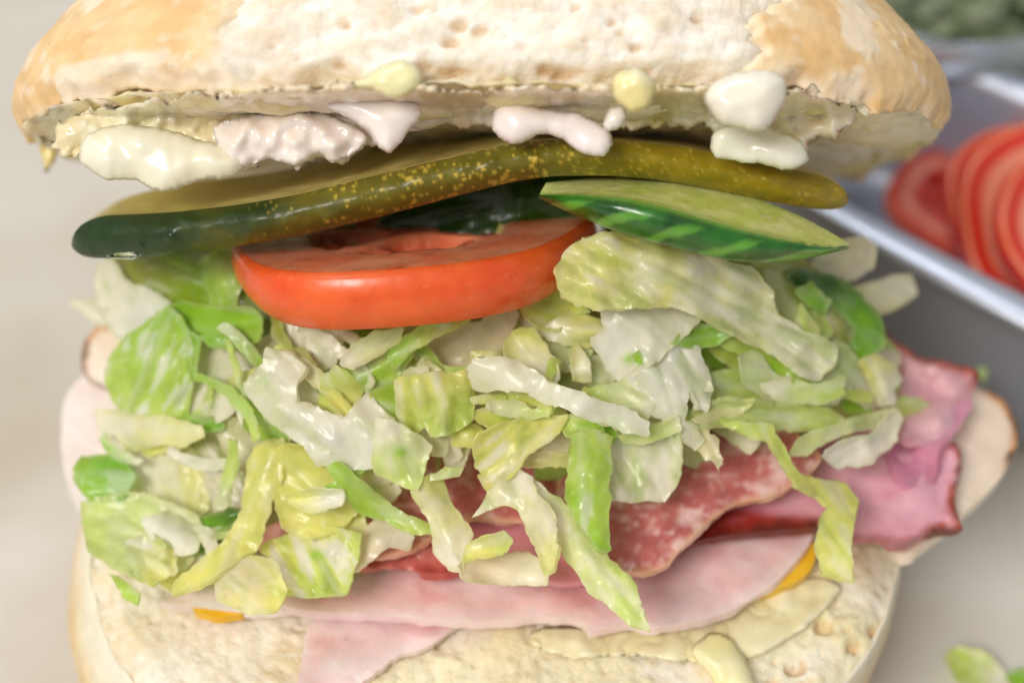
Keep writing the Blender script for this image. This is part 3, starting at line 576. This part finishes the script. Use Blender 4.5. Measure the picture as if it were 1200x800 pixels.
def lettuce():
    f = leaf
    # --- left
    f([(133,303),(170,298),(240,292),(264,305),(270,350),(240,360),(205,360),(180,342),(150,330)], 0, 'O', 'G', 'olive green leaf hanging under the dark pickle tip', 20, .06)
    f([(116,315),(132,304),(150,330),(185,345),(205,364),(182,382),(160,392),(140,396),(125,378),(112,355)], 2, 'W', 'K', 'whitish translucent shred beside the orange rimmed turkey tip', 60)
    f([(82,354),(112,352),(132,370),(120,382),(100,368)], 0, 'W', 'W', ang=30)
    f([(236,308),(255,290),(276,290),(284,330),(272,364),(250,362)], 2, 'P', 'G', 'upright light green stalk between pickle and folded green leaf', 85, .05)
    f([(275,300),(292,310),(322,370),(328,398),(312,402),(295,362),(280,340)], 0, 'O', 'D', ang=60)
    f([(200,363),(214,354),(250,360),(290,361),(304,371),(304,396),(286,403),(240,399),(220,390)], 5, 'G', 'G', 'green leaf flap folded back from the round green leaf', 5, .03, cup=.2, vein=.15)
    f([(234,395),(262,392),(287,396),(284,405),(266,410),(248,404)], 8, 'V', 'G', ang=5)
    f([(198,362),(213,374),(222,395),(224,440),(216,492),(180,487),(150,479),(134,466),(126,440),(133,415),(150,394),(175,378)], 7, 'G', 'P', 'round bright green leaf with pale veins at the heap edge', 115, .07, cup=.35, vein=.5, thick=.06)
    f([(199,360),(222,388),(234,400),(231,436),(222,444),(216,398)], 6, 'V', 'G', ang=75)
    f([(218,400),(290,398),(318,395),(323,415),(294,442),(272,472),(242,494),(214,490)], 3, 'B', 'W', 'pale creamy leaf behind the round green leaf', 120, .06)
    f([(213,486),(240,490),(263,496),(259,505),(235,506),(208,496)], 5, 'G', 'V', ang=10)
    f([(255,470),(275,440),(300,432),(310,445),(290,460),(270,485),(255,492)], 6, 'W', 'Y', ang=-50)
    f([(115,480),(150,484),(200,490),(233,500),(236,511),(215,523),(190,521),(160,526),(120,506)], 7, 'W', 'Y', 'flat whitish shred lying just under the round green leaf', 5)
    f([(86,553),(95,540),(120,536),(145,540),(158,560),(142,585),(115,587),(95,577)], 8, 'G', 'V', 'green rolled leaf bud at the left heap edge', 0, .08, cup=.5, thick=.12)
    f([(140,545),(168,520),(210,518),(238,540),(243,592),(220,622),(180,612),(148,592)], 4, 'W', 'Y', 'wet whitish leaf beside the green rolled bud', 80, .07)
    f([(222,510),(262,508),(292,550),(292,592),(240,612),(225,560)], 3, 'W', 'B', 'ribbed greyish white leaf behind the yellow band', 65, .1, vein=.6)
    f([(253,500),(275,490),(300,518),(310,537),(296,562),(265,532)], 4, 'B', 'W', ang=50)
    f([(100,590),(160,578),(220,600),(238,622),(217,662),(180,677),(140,667),(106,642)], 6, 'P', 'W', 'soft pale green leaf drooping over the left bread edge', 20, .05)
    f([(168,610),(200,598),(216,614),(236,622),(230,642),(210,650),(183,636)], 9, 'K', 'W', ang=30, cup=.25)
    f([(148,635),(180,628),(202,645),(207,667),(180,684),(152,672)], 8, 'W', 'Y', 'crumpled whitish shred hanging above the left bread rim', 20, .14, vein=.6, fold=.3)
    f([(221,619),(240,605),(270,596),(293,599),(282,612),(255,623),(235,620)], 6, 'V', 'D', 'glossy vivid green sliver beside the yellow band', -15, .05, vein=.1)
    f([(218,646),(235,627),(264,631),(256,641),(236,648)], 6, 'V', 'D', ang=-20, vein=.1)
    f([(230,618),(249,621),(259,660),(264,682),(245,680),(240,645)], 9, 'W', 'W', ang=75)
    f([(238,624),(262,614),(280,618),(280,630),(255,633)], 8, 'W', 'P', ang=0)
    f([(298,527),(330,518),(330,560),(314,600),(303,640),(272,662),(240,682),(208,694),(211,676),(238,655),(263,630),(284,595),(289,552)], 10, 'Y', 'Y', 'long curved yellow band of lettuce on the left heap front', 115, .04, cup=.22, vein=.2, thick=.09)
    f([(252,668),(290,653),(322,660),(334,690),(322,716),(290,718),(258,703)], 13, 'B', 'Y', 'soft beige shred hanging over the turkey edge', 40, .03)
    f([(128,673),(145,679),(162,695),(163,710),(148,702)], 5, 'P', 'G', ang=40)
    f([(180,655),(215,640),(250,650),(245,680),(215,695),(190,685)], 4, 'Y', 'W', ang=-10)
    f([(240,560),(270,545),(300,560),(300,600),(270,612),(245,600)], 1, 'S', 'W', ang=70)
    f([(300,470),(290,500),(310,530),(340,525),(330,490)], 2, 'O', 'S', ang=40)
    # --- middle left
    f([(318,528),(350,524),(384,545),(408,570),(418,594),(402,616),(362,630),(333,617),(322,580)], 8, 'Y', 'Y', 'yellow cupped leaf in front of the white forked shred', 30, .05, cup=.35, vein=.15)
    f([(337,582),(368,572),(402,577),(399,591),(365,599),(340,592)], 13, 'Y', 'K', ang=-3, cup=.2)
    f([(306,642),(345,624),(385,619),(420,625),(414,662),(402,692),(370,700),(328,692),(328,665)], 7, 'Y', 'P', 'veined yellow leaf with green streaks above the broad ham', 60, .06, vein=.55, speck=(372,650))
    f([(400,602),(425,598),(430,620),(412,627),(398,618)], 6, 'P', 'Y')
    f([(410,664),(420,633),(446,605),(470,614),(484,630),(476,645),(455,641),(430,662),(414,670)], 7, 'T', 'W', 'pinkish beige curl resting on the broad ham', -45, .03, cup=.25, vein=.15)
    f([(387,551),(400,544),(430,568),(470,599),(508,614),(508,623),(480,624),(450,609),(425,602),(411,591)], 11, 'G', 'P', 'light green diagonal strip pointing down to the salami', 33, .03, cup=.12, vein=.2)
    f([(403,545),(440,528),(452,545),(463,563),(435,568),(418,563)], 6, 'Y', 'B')
    f([(430,566),(460,559),(470,575),(456,588),(440,578)], 5, 'P', 'B')
    f([(290,455),(301,440),(311,427),(317,411),(340,415),(360,435),(352,448),(350,470),(372,477),(402,488),(425,462),(442,476),(458,492),(455,520),(440,546),(408,546),(372,541),(358,522),(338,506),(312,486)], 12, 'W', 'K', 'large whitish forked shred spread across the left heap', 40, .07, cup=.2, vein=.25, thick=.09)
    f([(443,490),(470,499),(504,520),(498,548),(489,572),(465,566),(440,550),(438,512)], 14, 'W', 'P', 'squarish translucent white shred beside the large forked one', 70, .04, speck=(470,530))
    f([(398,426),(415,404),(440,388),(470,384),(467,402),(442,416),(414,431)], 10, 'W', 'P', ang=-25)
    f([(398,436),(430,414),(470,398),(484,394),(480,420),(466,446),(446,462),(423,456),(408,446)], 8, 'G', 'P', 'green curled leaf below the tomato front', -30, .06, cup=.3)
    f([(373,477),(377,445),(395,430),(422,450),(418,472),(395,487)], 10, 'P', 'Y', 'pale green rounded curl beside the large forked shred', 60, .03, cup=.35)
    f([(455,412),(490,384),(540,366),(550,377),(510,396),(480,416),(464,432)], 9, 'G', 'P', 'light green stalk rising to touch the tomato skin', -30, .04, cup=.2)
    f([(433,462),(460,449),(470,470),(470,492),(450,487)], 9, 'P', 'G')
    f([(328,372),(367,372),(367,412),(345,415),(330,400)], 3, 'B', 'W', ang=80)
    f([(366,376),(407,376),(402,400),(394,427),(375,434),(360,416)], 5, 'W', 'K', 'wet white stub hanging right under the tomato', 80, .05)
    f([(318,358),(335,388),(346,410),(373,438),(380,450),(365,455),(339,421),(323,400)], 4, 'O', 'P', ang=50)
    f([(348,450),(366,443),(374,470),(360,480),(348,470)], 7, 'B', 'W')
    f([(287,472),(300,463),(321,490),(340,510),(336,522),(310,517),(288,501)], 8, 'P', 'G', 'pale green chip under the large forked shred', 40, .04)
    f([(493,400),(520,384),(560,378),(587,352),(604,370),(592,400),(572,427),(530,442),(500,443),(490,421)], 4, 'T', 'B', 'flat beige leaf in the tomato shade', -30, .04, vein=.1)
    f([(466,447),(490,440),(530,437),(554,434),(554,460),(551,492),(530,507),(506,510),(498,500),(485,510),(469,491)], 12, 'Y', 'P', 'bright yellow green crinkled leaf at the heap centre', 80, .12, cup=.3, vein=.35)
    f([(468,446),(475,433),(502,430),(500,446),(480,457)], 8, 'P', 'W')
    f([(498,420),(520,440),(500,448),(488,436)], 7, 'W', 'Y')
    # --- centre
    f([(605,342),(650,336),(672,350),(692,366),(668,372),(656,388),(630,383),(613,366)], 6, 'Y', 'P', 'yellow green leaf under the right tomato edge', 20, .08, cup=.25)
    f([(606,350),(620,365),(637,388),(610,392),(598,370)], 4, 'B', 'T', ang=60)
    f([(593,402),(600,390),(626,386),(634,400),(652,425),(655,441),(640,452),(610,432),(595,421)], 8, 'Y', 'W', 'rounded cream leaf above the long white bar', 50, .04, cup=.25)
    f([(574,422),(597,398),(600,422),(586,428)], 6, 'T', 'B')
    f([(554,427),(568,419),(610,427),(650,449),(690,464),(730,479),(754,491),(751,509),(720,501),(680,487),(650,474),(620,461),(590,456),(562,457),(555,441)], 15, 'W', 'K', 'long white bar of lettuce slanting across the heap centre', 22, .04, cup=.15, vein=.2, thick=.14)
    f([(633,390),(670,366),(712,378),(715,400),(690,408),(665,403)], 7, 'W', 'Y', 'wet translucent shred left of the broad pale leaf', 0, .06)
    f([(633,397),(660,389),(692,410),(682,428),(660,433),(638,417)], 6, 'B', 'S')
    f([(669,412),(678,403),(691,420),(692,447),(671,443)], 9, 'Y', 'W')
    f([(684,420),(712,418),(728,440),(702,454),(687,448)], 7, 'S', 'W')
    f([(573,470),(600,472),(625,479),(647,475),(642,487),(610,490),(578,481)], 13, 'W', 'P', 'little white rolled shred under the long white bar', 5, .03, cup=.25, thick=.1)
    f([(588,455),(625,459),(647,475),(610,478),(588,469)], 10, 'P', 'Y', ang=10)
    f([(553,480),(580,479),(612,500),(590,508),(563,497)], 9, 'Y', 'P', ang=30)
    f([(552,465),(592,460),(593,468),(555,473)], 11, 'Y', 'P', ang=0)
    f([(563,511),(590,496),(620,489),(662,488),(657,501),(641,517),(621,532),(601,557),(580,563),(560,547),(557,526)], 12, 'Y', 'Y', 'yellow veined leaf hanging over the dark salami gap', -40, .06, cup=.25, vein=.45)
    f([(655,489),(690,484),(706,500),(710,514),(690,515),(664,510)], 12, 'P', 'G', ang=20)
    f([(700,500),(715,496),(725,508),(715,520),(703,514)], 10, 'V', 'G')
    f([(518,505),(556,498),(572,515),(550,523),(528,523)], 8, 'P', 'Y', ang=10)
    f([(513,505),(535,514),(542,532),(525,548),(518,530)], 7, 'B', 'W', ang=60)
    f([(492,500),(522,503),(523,532),(500,530)], 8, 'B', 'W', ang=70)
    f([(530,520),(552,520),(545,545),(528,552)], 6, 'W', 'B')
    f([(622,515),(660,508),(678,520),(683,541),(640,537),(612,532)], 9, 'T', 'B', 'tan strip beside the upright green strip', 15)
    f([(600,540),(640,528),(672,536),(665,545),(620,548)], 8, 'T', 'Y', ang=0)
    f([(562,555),(580,558),(588,577),(576,583),(566,567)], 10, 'Y', 'Y')
    f([(671,511),(695,510),(714,515),(713,560),(713,600),(711,642),(700,642),(681,612),(667,591),(667,550)], 15, 'P', 'G', 'upright green strip hanging in front of the salami', 88, .07, cup=.12, vein=.35, thick=.1)
    f([(558,607),(574,580),(590,556),(606,550),(622,560),(628,577),(647,600),(653,640),(647,664),(638,668),(630,650),(620,626),(606,598),(590,591),(575,600)], 16, 'W', 'Y', 'folded cream shred arched like a hook over the salami', 60, .06, cup=.3, vein=.3, thick=.08)
    f([(622,562),(640,574),(667,595),(692,625),(702,624),(714,655),(737,675),(748,705),(757,732),(735,727),(710,707),(688,687),(668,657),(658,642),(648,640),(648,600),(636,590)], 14, 'W', 'P', 'long whitish tail shred reaching down onto the broad ham', 50, .07, cup=.2, vein=.35, thick=.07)
    f([(480,570),(515,558),(530,590),(552,622),(547,640),(542,662),(525,667),(508,640),(503,610),(488,590)], 12, 'Y', 'W', 'yellowish leaf strip hanging left of the hooked shred', 60, .05, cup=.15, vein=.3)
    f([(545,642),(560,630),(590,623),(598,635),(592,649),(565,652),(543,658)], 14, 'Y', 'P', 'small yellow flap at the foot of the yellowish strip', -10, .05)
    f([(538,660),(570,654),(620,648),(634,660),(639,684),(600,685),(560,682),(543,677)], 11, 'T', 'W', 'pinkish beige tab lying flat on the broad ham', 0, .03, vein=.12)
    f([(488,562),(520,549),(542,548),(537,557),(510,565)], 12, 'W', 'P', ang=-15)
    # --- right
    f([(660,320),(672,298),(690,284),(730,276),(800,294),(850,306),(887,324),(902,350),(908,366),(937,385),(967,400),(972,416),(951,442),(930,434),(900,411),(860,391),(820,371),(790,361),(740,361),(705,362),(680,356),(666,346)], 15, 'Y', 'W', 'broad pale crinkled leaf with pointed yellow tip under cucumber', 28, .12, cup=.2, vein=.4, thick=.08, fold=.2)
    f([(703,362),(745,356),(787,358),(818,374),(792,402),(762,427),(727,446),(713,431),(698,405),(695,395),(710,385)], 11, 'K', 'W', 'white triangular leaf with one green fleck', 40, .03, cup=.1, vein=.12, speck=(738,420))
    f([(788,402),(815,378),(847,385),(858,393),(840,404),(815,408)], 10, 'G', 'V', 'bright green patch between white leaf and pale leaf', -10, .04)
    f([(736,442),(760,424),(787,403),(812,408),(833,450),(828,480),(815,481),(806,462),(801,490),(815,498),(826,512),(812,524),(795,513),(788,497),(768,487),(748,467)], 11, 'K', 'W', 'glossy white ragged shred below the triangular leaf', 60, .12, cup=.25, vein=.3, thick=.1)
    f([(806,508),(828,498),(838,515),(845,536),(840,552),(834,540),(824,532),(808,524)], 12, 'Y', 'T', 'frayed yellow tip touching the salami', 60, .06, ragged=2.2)
    f([(823,440),(880,433),(893,445),(898,466),(850,473),(826,468)], 6, 'S', 'P', ang=5)
    f([(696,456),(745,443),(768,470),(752,493),(720,483),(688,467)], 10, 'P', 'W', 'wet pale green chip above the upright green strip', 20, .07)
    f([(714,516),(760,498),(792,498),(797,520),(795,560),(777,584),(740,586),(714,582)], 9, 'S', 'W', 'greyish translucent leaf beside the upright green strip', 70, .06, vein=.5)
    f([(728,510),(765,499),(792,488),(797,506),(760,518),(733,518)], 12, 'P', 'W', ang=-15)
    f([(958,300),(990,283),(1010,277),(1024,290),(1024,312),(1000,327),(970,328),(948,317)], 0, 'W', 'B', 'pale translucent shred peeking out behind the cucumber tip', 0, .05)
    f([(922,326),(945,318),(987,328),(1012,350),(1030,375),(1037,402),(1020,413),(1000,423),(988,412),(1000,387),(983,366),(958,348),(938,342)], 5, 'D', 'V', 'dark green curled leaf at the right heap edge', 50, .1, cup=.35, vein=.1)
    f([(932,340),(950,333),(972,350),(967,368),(945,357)], 5, 'G', 'V')
    f([(895,318),(935,323),(948,350),(963,365),(973,387),(962,403),(930,388),(908,356)], 3, 'O', 'P', ang=50)
    f([(928,382),(940,358),(957,385),(963,413),(945,403)], 6, 'P', 'Y', ang=70)
    f([(955,405),(985,403),(1012,430),(1028,470),(1012,478),(985,453),(962,442)], 6, 'S', 'W', 'translucent grey green leaf below the dark green curl', 50)
    f([(1010,426),(1025,415),(1047,430),(1056,446),(1047,456),(1047,472),(1030,473),(1020,451)], 8, 'Y', 'W', 'small cream leaf resting on the folded ham', 60, .06)
    f([(868,420),(890,413),(912,440),(940,449),(980,438),(993,455),(977,473),(940,473),(898,468),(876,451)], 9, 'S', 'W', 'curled grey green shred under the pale leaf tip', 15, .06, cup=.3)
    f([(893,451),(920,442),(960,449),(987,438),(988,461),(960,473),(918,473)], 11, 'W', 'P', ang=0, cup=.2)
    f([(816,482),(850,468),(900,473),(960,479),(988,490),(962,502),(920,503),(860,501),(826,497)], 9, 'S', 'P', 'flat grey green strip just above the salami', 5, .04, cup=.18, thick=.1)
    f([(812,492),(850,473),(884,468),(872,483),(840,498)], 11, 'T', 'Y', ang=-15)
    f([(848,496),(880,498),(907,503),(927,540),(942,560),(977,564),(1002,585),(1000,610),(994,640),(996,675),(965,667),(955,640),(960,610),(967,592),(953,581),(933,571),(917,546),(897,521),(868,511)], 13, 'P', 'Y', 'long twisted green strand dangling onto the right bread', 55, .06, cup=.25, vein=.3, thick=.1)
    f([(927,532),(945,508),(980,497),(1020,483),(1043,479),(1043,507),(1010,503),(970,518),(945,533)], 10, 'P', 'W', ang=-20)
    f([(966,532),(990,514),(1020,509),(1046,479),(1055,490),(1048,517),(1020,542),(980,545)], 12, 'K', 'W', 'whitish curled shred resting on the rosy ham', -30, .06, cup=.25)
    f([(1043,481),(1060,463),(1088,475),(1077,489),(1055,492)], 6, 'P', 'S', ang=0)
    f([(983,455),(1010,468),(1024,482),(990,484)], 4, 'V', 'G', ang=20)
    f([(850,393),(900,413),(935,440),(900,443),(868,417),(846,406)], 7, 'P', 'G', ang=30)
    f([(832,384),(870,388),(893,422),(860,430),(832,412)], 5, 'O', 'P', ang=40)
    f([(880,300),(930,300),(960,320),(940,335),(900,325)], 2, 'P', 'O', ang=10)
    f([(640,330),(665,335),(672,358),(655,350)], 3, 'V', 'O')
    f([(975,345),(1000,360),(1000,395),(975,400),(965,370)], 2, 'T', 'O', ang=70)
    f([(450,262),(480,232),(560,205),(650,192),(740,200),(720,240),(640,262),(540,275)], 0, 'D', 'D', 'added dark leaf standing in for deep shade between pickle and tomato', -10, vein=.05, base=lambda x, y: -.9 + 0 * x)  # added leaf, its dark colour stands in for the gap's deep shade
    # --- thin ribbons tangled over the heap
    rr_ = random.Random(23); k_ = 0
    spots = [(rr_.uniform(120, 1000), rr_.uniform(400, 560)) for _ in range(70)]
    for (cx, cy) in spots:
        if cy > 500 and cx > 430: continue
        if cx > 660 and cy < 450: continue
        if cx < 230 and cy < 500: continue
        l, w_, a, b_ = rr_.uniform(26, 52), rr_.uniform(4, 9), rr_.choice([rr_.uniform(-.4, .9), rr_.uniform(0, 3.14)]), rr_.uniform(-.6, .6); up, dn = [], []
        for t in np.linspace(-1, 1, 7):
            y = b_ * l * (t * t - .4) * .6; ww = w_ * (1 - .25 * t * t) * rr_.uniform(.8, 1.2); up.append((t * l, y - ww)); dn.append((t * l, y + ww))
        ca, sa = math.cos(a), math.sin(a); c1 = rr_.choice('WWYPPGK'); c2 = rr_.choice('WYPGK')
        f([(cx + x * ca - y * sa, cy + x * sa + y * ca) for x, y in up + dn[::-1]], rr_.uniform(3, 11), c1, c2, None, math.degrees(a), .04, cup=.15, vein=.3, tilt=(rr_.uniform(-.5, .5), rr_.uniform(-.5, .5)), ribbon=True)
    # --- shreds packed behind and below, seen through the gaps
    rnd = random.Random(11)
    keys = ['W', 'B', 'Y', 'P', 'S', 'O', 'T', 'P', 'Y', 'G']
    for i in range(190):
        cx, cy = rnd.uniform(120, 1020), rnd.uniform(305, 640)
        back = i >= 150  # rearmost filler shreds, coloured dark to imitate the shade under the pickle
        if cy > 560 and not (130 < cx < 430): cy = rnd.uniform(320, 520)
        if cx > 850 and cy > 500: cy = rnd.uniform(330, 480)
        if (cx < 190 or cx > 960) and cy < 350: cy = rnd.uniform(370, 470)
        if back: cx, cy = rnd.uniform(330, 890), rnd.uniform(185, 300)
        l, w_, a = rnd.uniform(28, 62), rnd.uniform(9, 20), rnd.uniform(0, math.pi); b_ = rnd.uniform(-.5, .5)
        pts = []
        for t in np.linspace(-1, 1, 6): pts.append((t * l, -w_ * (1 - .3 * t * t) + b_ * l * t * t * .5))
        for t in np.linspace(1, -1, 6): pts.append((t * l, w_ * (1 - .3 * t * t) + b_ * l * t * t * .5))
        ca, sa = math.cos(a), math.sin(a)
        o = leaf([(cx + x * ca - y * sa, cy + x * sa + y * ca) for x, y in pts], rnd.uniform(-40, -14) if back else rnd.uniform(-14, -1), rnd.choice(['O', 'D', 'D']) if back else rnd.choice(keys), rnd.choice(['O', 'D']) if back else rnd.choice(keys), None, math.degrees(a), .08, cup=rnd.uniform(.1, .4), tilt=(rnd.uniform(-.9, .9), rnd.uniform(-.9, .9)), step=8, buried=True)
lettuce()
# ------------------------------------------------------------------ the things behind: steel pan with tomato slices, plastic tubs
def simple(name, col, rough, metal=0, trans=0, alpha=1, bump=0):
    m, nt, N, L, b = mat(name); b.inputs['Base Color'].default_value = (*lin(col), 1); b.inputs['Roughness'].default_value = rough; b.inputs['Metallic'].default_value = metal
    b.inputs['Transmission Weight'].default_value = trans; b.inputs['IOR'].default_value = 1.4
    tc = N.new('ShaderNodeTexCoord'); nz = N.new('ShaderNodeTexNoise'); nz.inputs['Scale'].default_value = 60; nz.inputs['Detail'].default_value = 6; L.new(tc.outputs['Object'], nz.inputs[0])
    mr = N.new('ShaderNodeMapRange'); mr.inputs[3].default_value = max(0.02, rough - .08); mr.inputs[4].default_value = rough + .1; L.new(nz.outputs[0], mr.inputs[0]); L.new(mr.outputs[0], b.inputs['Roughness'])
    return m
def make_pan():
    zr = 3.3
    A = Wz(938, 232, zr); B = Wz(1200, 370, zr)
    e = (B - A); e[2] = 0; e /= np.linalg.norm(e); f = np.array([-e[1], e[0], 0]); f = f if f[1] > 0 else -f
    steel = simple('brushed_steel', 'c4c9d6', .36, .75)
    root = empty('steel_pan', 'shallow steel pan with bright rolled rim holding tomato slices', 'pan', (A + e * 6) * [1, 1, 0] + [0, 0, .01])
    Lh, Wd = 12.8, 4.9; c0 = A + e * 10.3; c0[2] = 0      # centre of the near side
    cen = c0 + f * (Wd / 2 + .45)
    def ring(hx, hy, z, r, n=14):
        pts = []
        for k, (sx, sy) in enumerate(((1, 1), (-1, 1), (-1, -1), (1, -1))):
            for j in range(n):
                a = math.pi / 2 * (k + j / (n - 1)); x, y = sx * (hx - r) + r * math.cos(a), sy * (hy - r) + r * math.sin(a)
                pts.append(cen + e * x + f * y + np.array([0, 0, z]))
        return pts
    prof = [(-.35, .08, 2.0), (-.30, .02, 2.0), (-.20, .02, 2.0), (-.05, .25, 2.0), (.0, .8, 2.1), (.1, 2.4, 2.1), (.12, 2.9, 2.1), (.14, 3.0, 2.1), (.22, 3.1, 2.2), (.46, 3.12, 2.5), (.56, 3.08, 2.6), (.62, 3.14, 2.6), (.60, 3.24, 2.6), (.52, 3.30, 2.5), (.34, 3.33, 2.3), (.12, 3.33, 2.1), (.0, 3.28, 2.1), (-.08, 3.1, 2.0), (-.12, 2.4, 2.0), (-.2, .6, 2.0), (-.6, .2, 1.9), (-1.5, .2, .5)]
    V = []; n = 56
    for (o, z, r) in prof: V += ring(Lh + o, Wd / 2 + o, z, r)
    F = grid_faces(n, len(prof)); F.append([(len(prof)-1)*n + k for k in range(n)]); F.append(list(range(n))[::-1])
    under('pan_body', V, F, steel, root)
    # tomato slices, shingled
    labs = ['red tomato slice in the steel pan, topmost of the fan', 'red tomato slice in the steel pan, middle of the fan', 'red tomato slice in the steel pan, lowest of the fan', 'lone tomato slice low against the steel pan wall']
    for k, (px, py, z, R, tz, tx) in enumerate([(1266, 290, 2.7, 1.65, 40, 26), (1232, 264, 2.4, 1.8, 15, 34), (1200, 252, 1.9, 1.65, 30, 28), (1118, 242, 1.0, 1.3, 0, 10)]):
        c = Wz(px, py, z); Rm = Matrix.Rotation(math.radians(tz), 3, 'Z') @ Matrix.Rotation(math.radians(tx), 3, 'X') ; M = np.array(Rm)
        r = empty('tomato_slice', labs[k], 'tomato', c, 'tomato slices in the pan')
        tomato_parts(r, lambda x, y, h, c=c, M=M: c + np.stack([x, y, h], -1) @ M.T, R, .5, nu=80, seed=k + 1, red=1)
    # green fleck on the pan wall
    leaf([(1143,432),(1152,428),(1158,436),(1153,446),(1145,442)], 0, 'V', 'G', 'green lettuce fleck stuck beside the pan and ham', base=lambda x, y: zd(y, 2.2), name='lettuce_fleck', fold=.02, rib=.02)
make_pan()
def tub(cxy, zrim, R, label, colr, seedk):
    c = np.array([cxy[0], cxy[1], 0.])
    m = simple('cloudy_plastic', 'dfe6ea', .22, 0, .82)
    root = empty('plastic_tub', label, 'tub', c)
    n = 90; ang = np.linspace(0, 2*math.pi, n, endpoint=False)
    prof = [(.82, .0), (.84, .05), (.9, zrim * .5), (.96, zrim - .7), (1.0, zrim - .65), (1.04, zrim - .6), (1.05, zrim - .25), (1.04, zrim), (1.01, zrim + .05), (.98, zrim - .1), (.95, zrim - .6), (.88, zrim * .5), (.80, .15)]
    V = np.vstack([np.stack([c[0] + R*r*np.cos(ang), c[1] + R*r*np.sin(ang), np.full(n, z)], 1) for r, z in prof])
    F = grid_faces(n, len(prof)); F.append([(len(prof)-1)*n + k for k in range(n)]); F.append(list(range(n))[::-1])
    under('tub_wall', V, F, m, root)
    # shredded greens filling it: uncountable
    rnd = random.Random(seedk); Vs, Fs, Cs = [], [], []
    for k in range(300):
        rr = R * .78 * math.sqrt(rnd.random()); a = rnd.uniform(0, 6.28); p = Vector((c[0] + rr*math.cos(a), c[1] + rr*math.sin(a), rnd.uniform(.4, zrim - 1.7 - (rr / R) * .4)))
        q = Matrix.Rotation(rnd.uniform(0, 6.28), 3, 'Z') @ Matrix.Rotation(rnd.uniform(-1, 1), 3, 'X'); l, w_ = rnd.uniform(.6, 1.6), rnd.uniform(.2, .4); b0 = len(Vs)
        cl = lin(rnd.choice(colr))
        for t in (-1, -.33, .33, 1):
            for s in (-1, 1): Vs.append(tuple(p + q @ Vector((t * l, s * w_, .3 * t * t)))); Cs.append(cl)
        for j in range(3): Fs.append([b0+2*j, b0+2*j+1, b0+2*j+3, b0+2*j+2])
    o = mk('shredded_greens', Vs, Fs, M_LET, col=np.array(Cs), thick=.05)
    tag(o, 'heap of shredded greens inside ' + label, 'greens', kind='stuff')
tub((8.3, 15.4), 4.0, 5.0, 'cloudy plastic tub of greens far behind the pan', ['9aa87a', 'b9c29f', '7f8a68', 'c9cdb0'], 3)
def stray():
    leaf([(1108,768),(1120,758),(1150,762),(1175,785),(1185,800),(1150,812),(1125,800)], 0, 'P', 'W', 'pale lettuce scrap lying on paper right of the bread', 30, base=lambda x, y: zd(y, .25), fold=.05, rib=.03, cup=.08)
    leaf([(1180,790),(1196,782),(1215,790),(1210,806),(1188,806)], 0, 'V', 'G', 'bright green lettuce scrap lying on paper beside pale scrap', 0, base=lambda x, y: zd(y, .25), fold=.05, rib=.03, cup=.05)
stray()
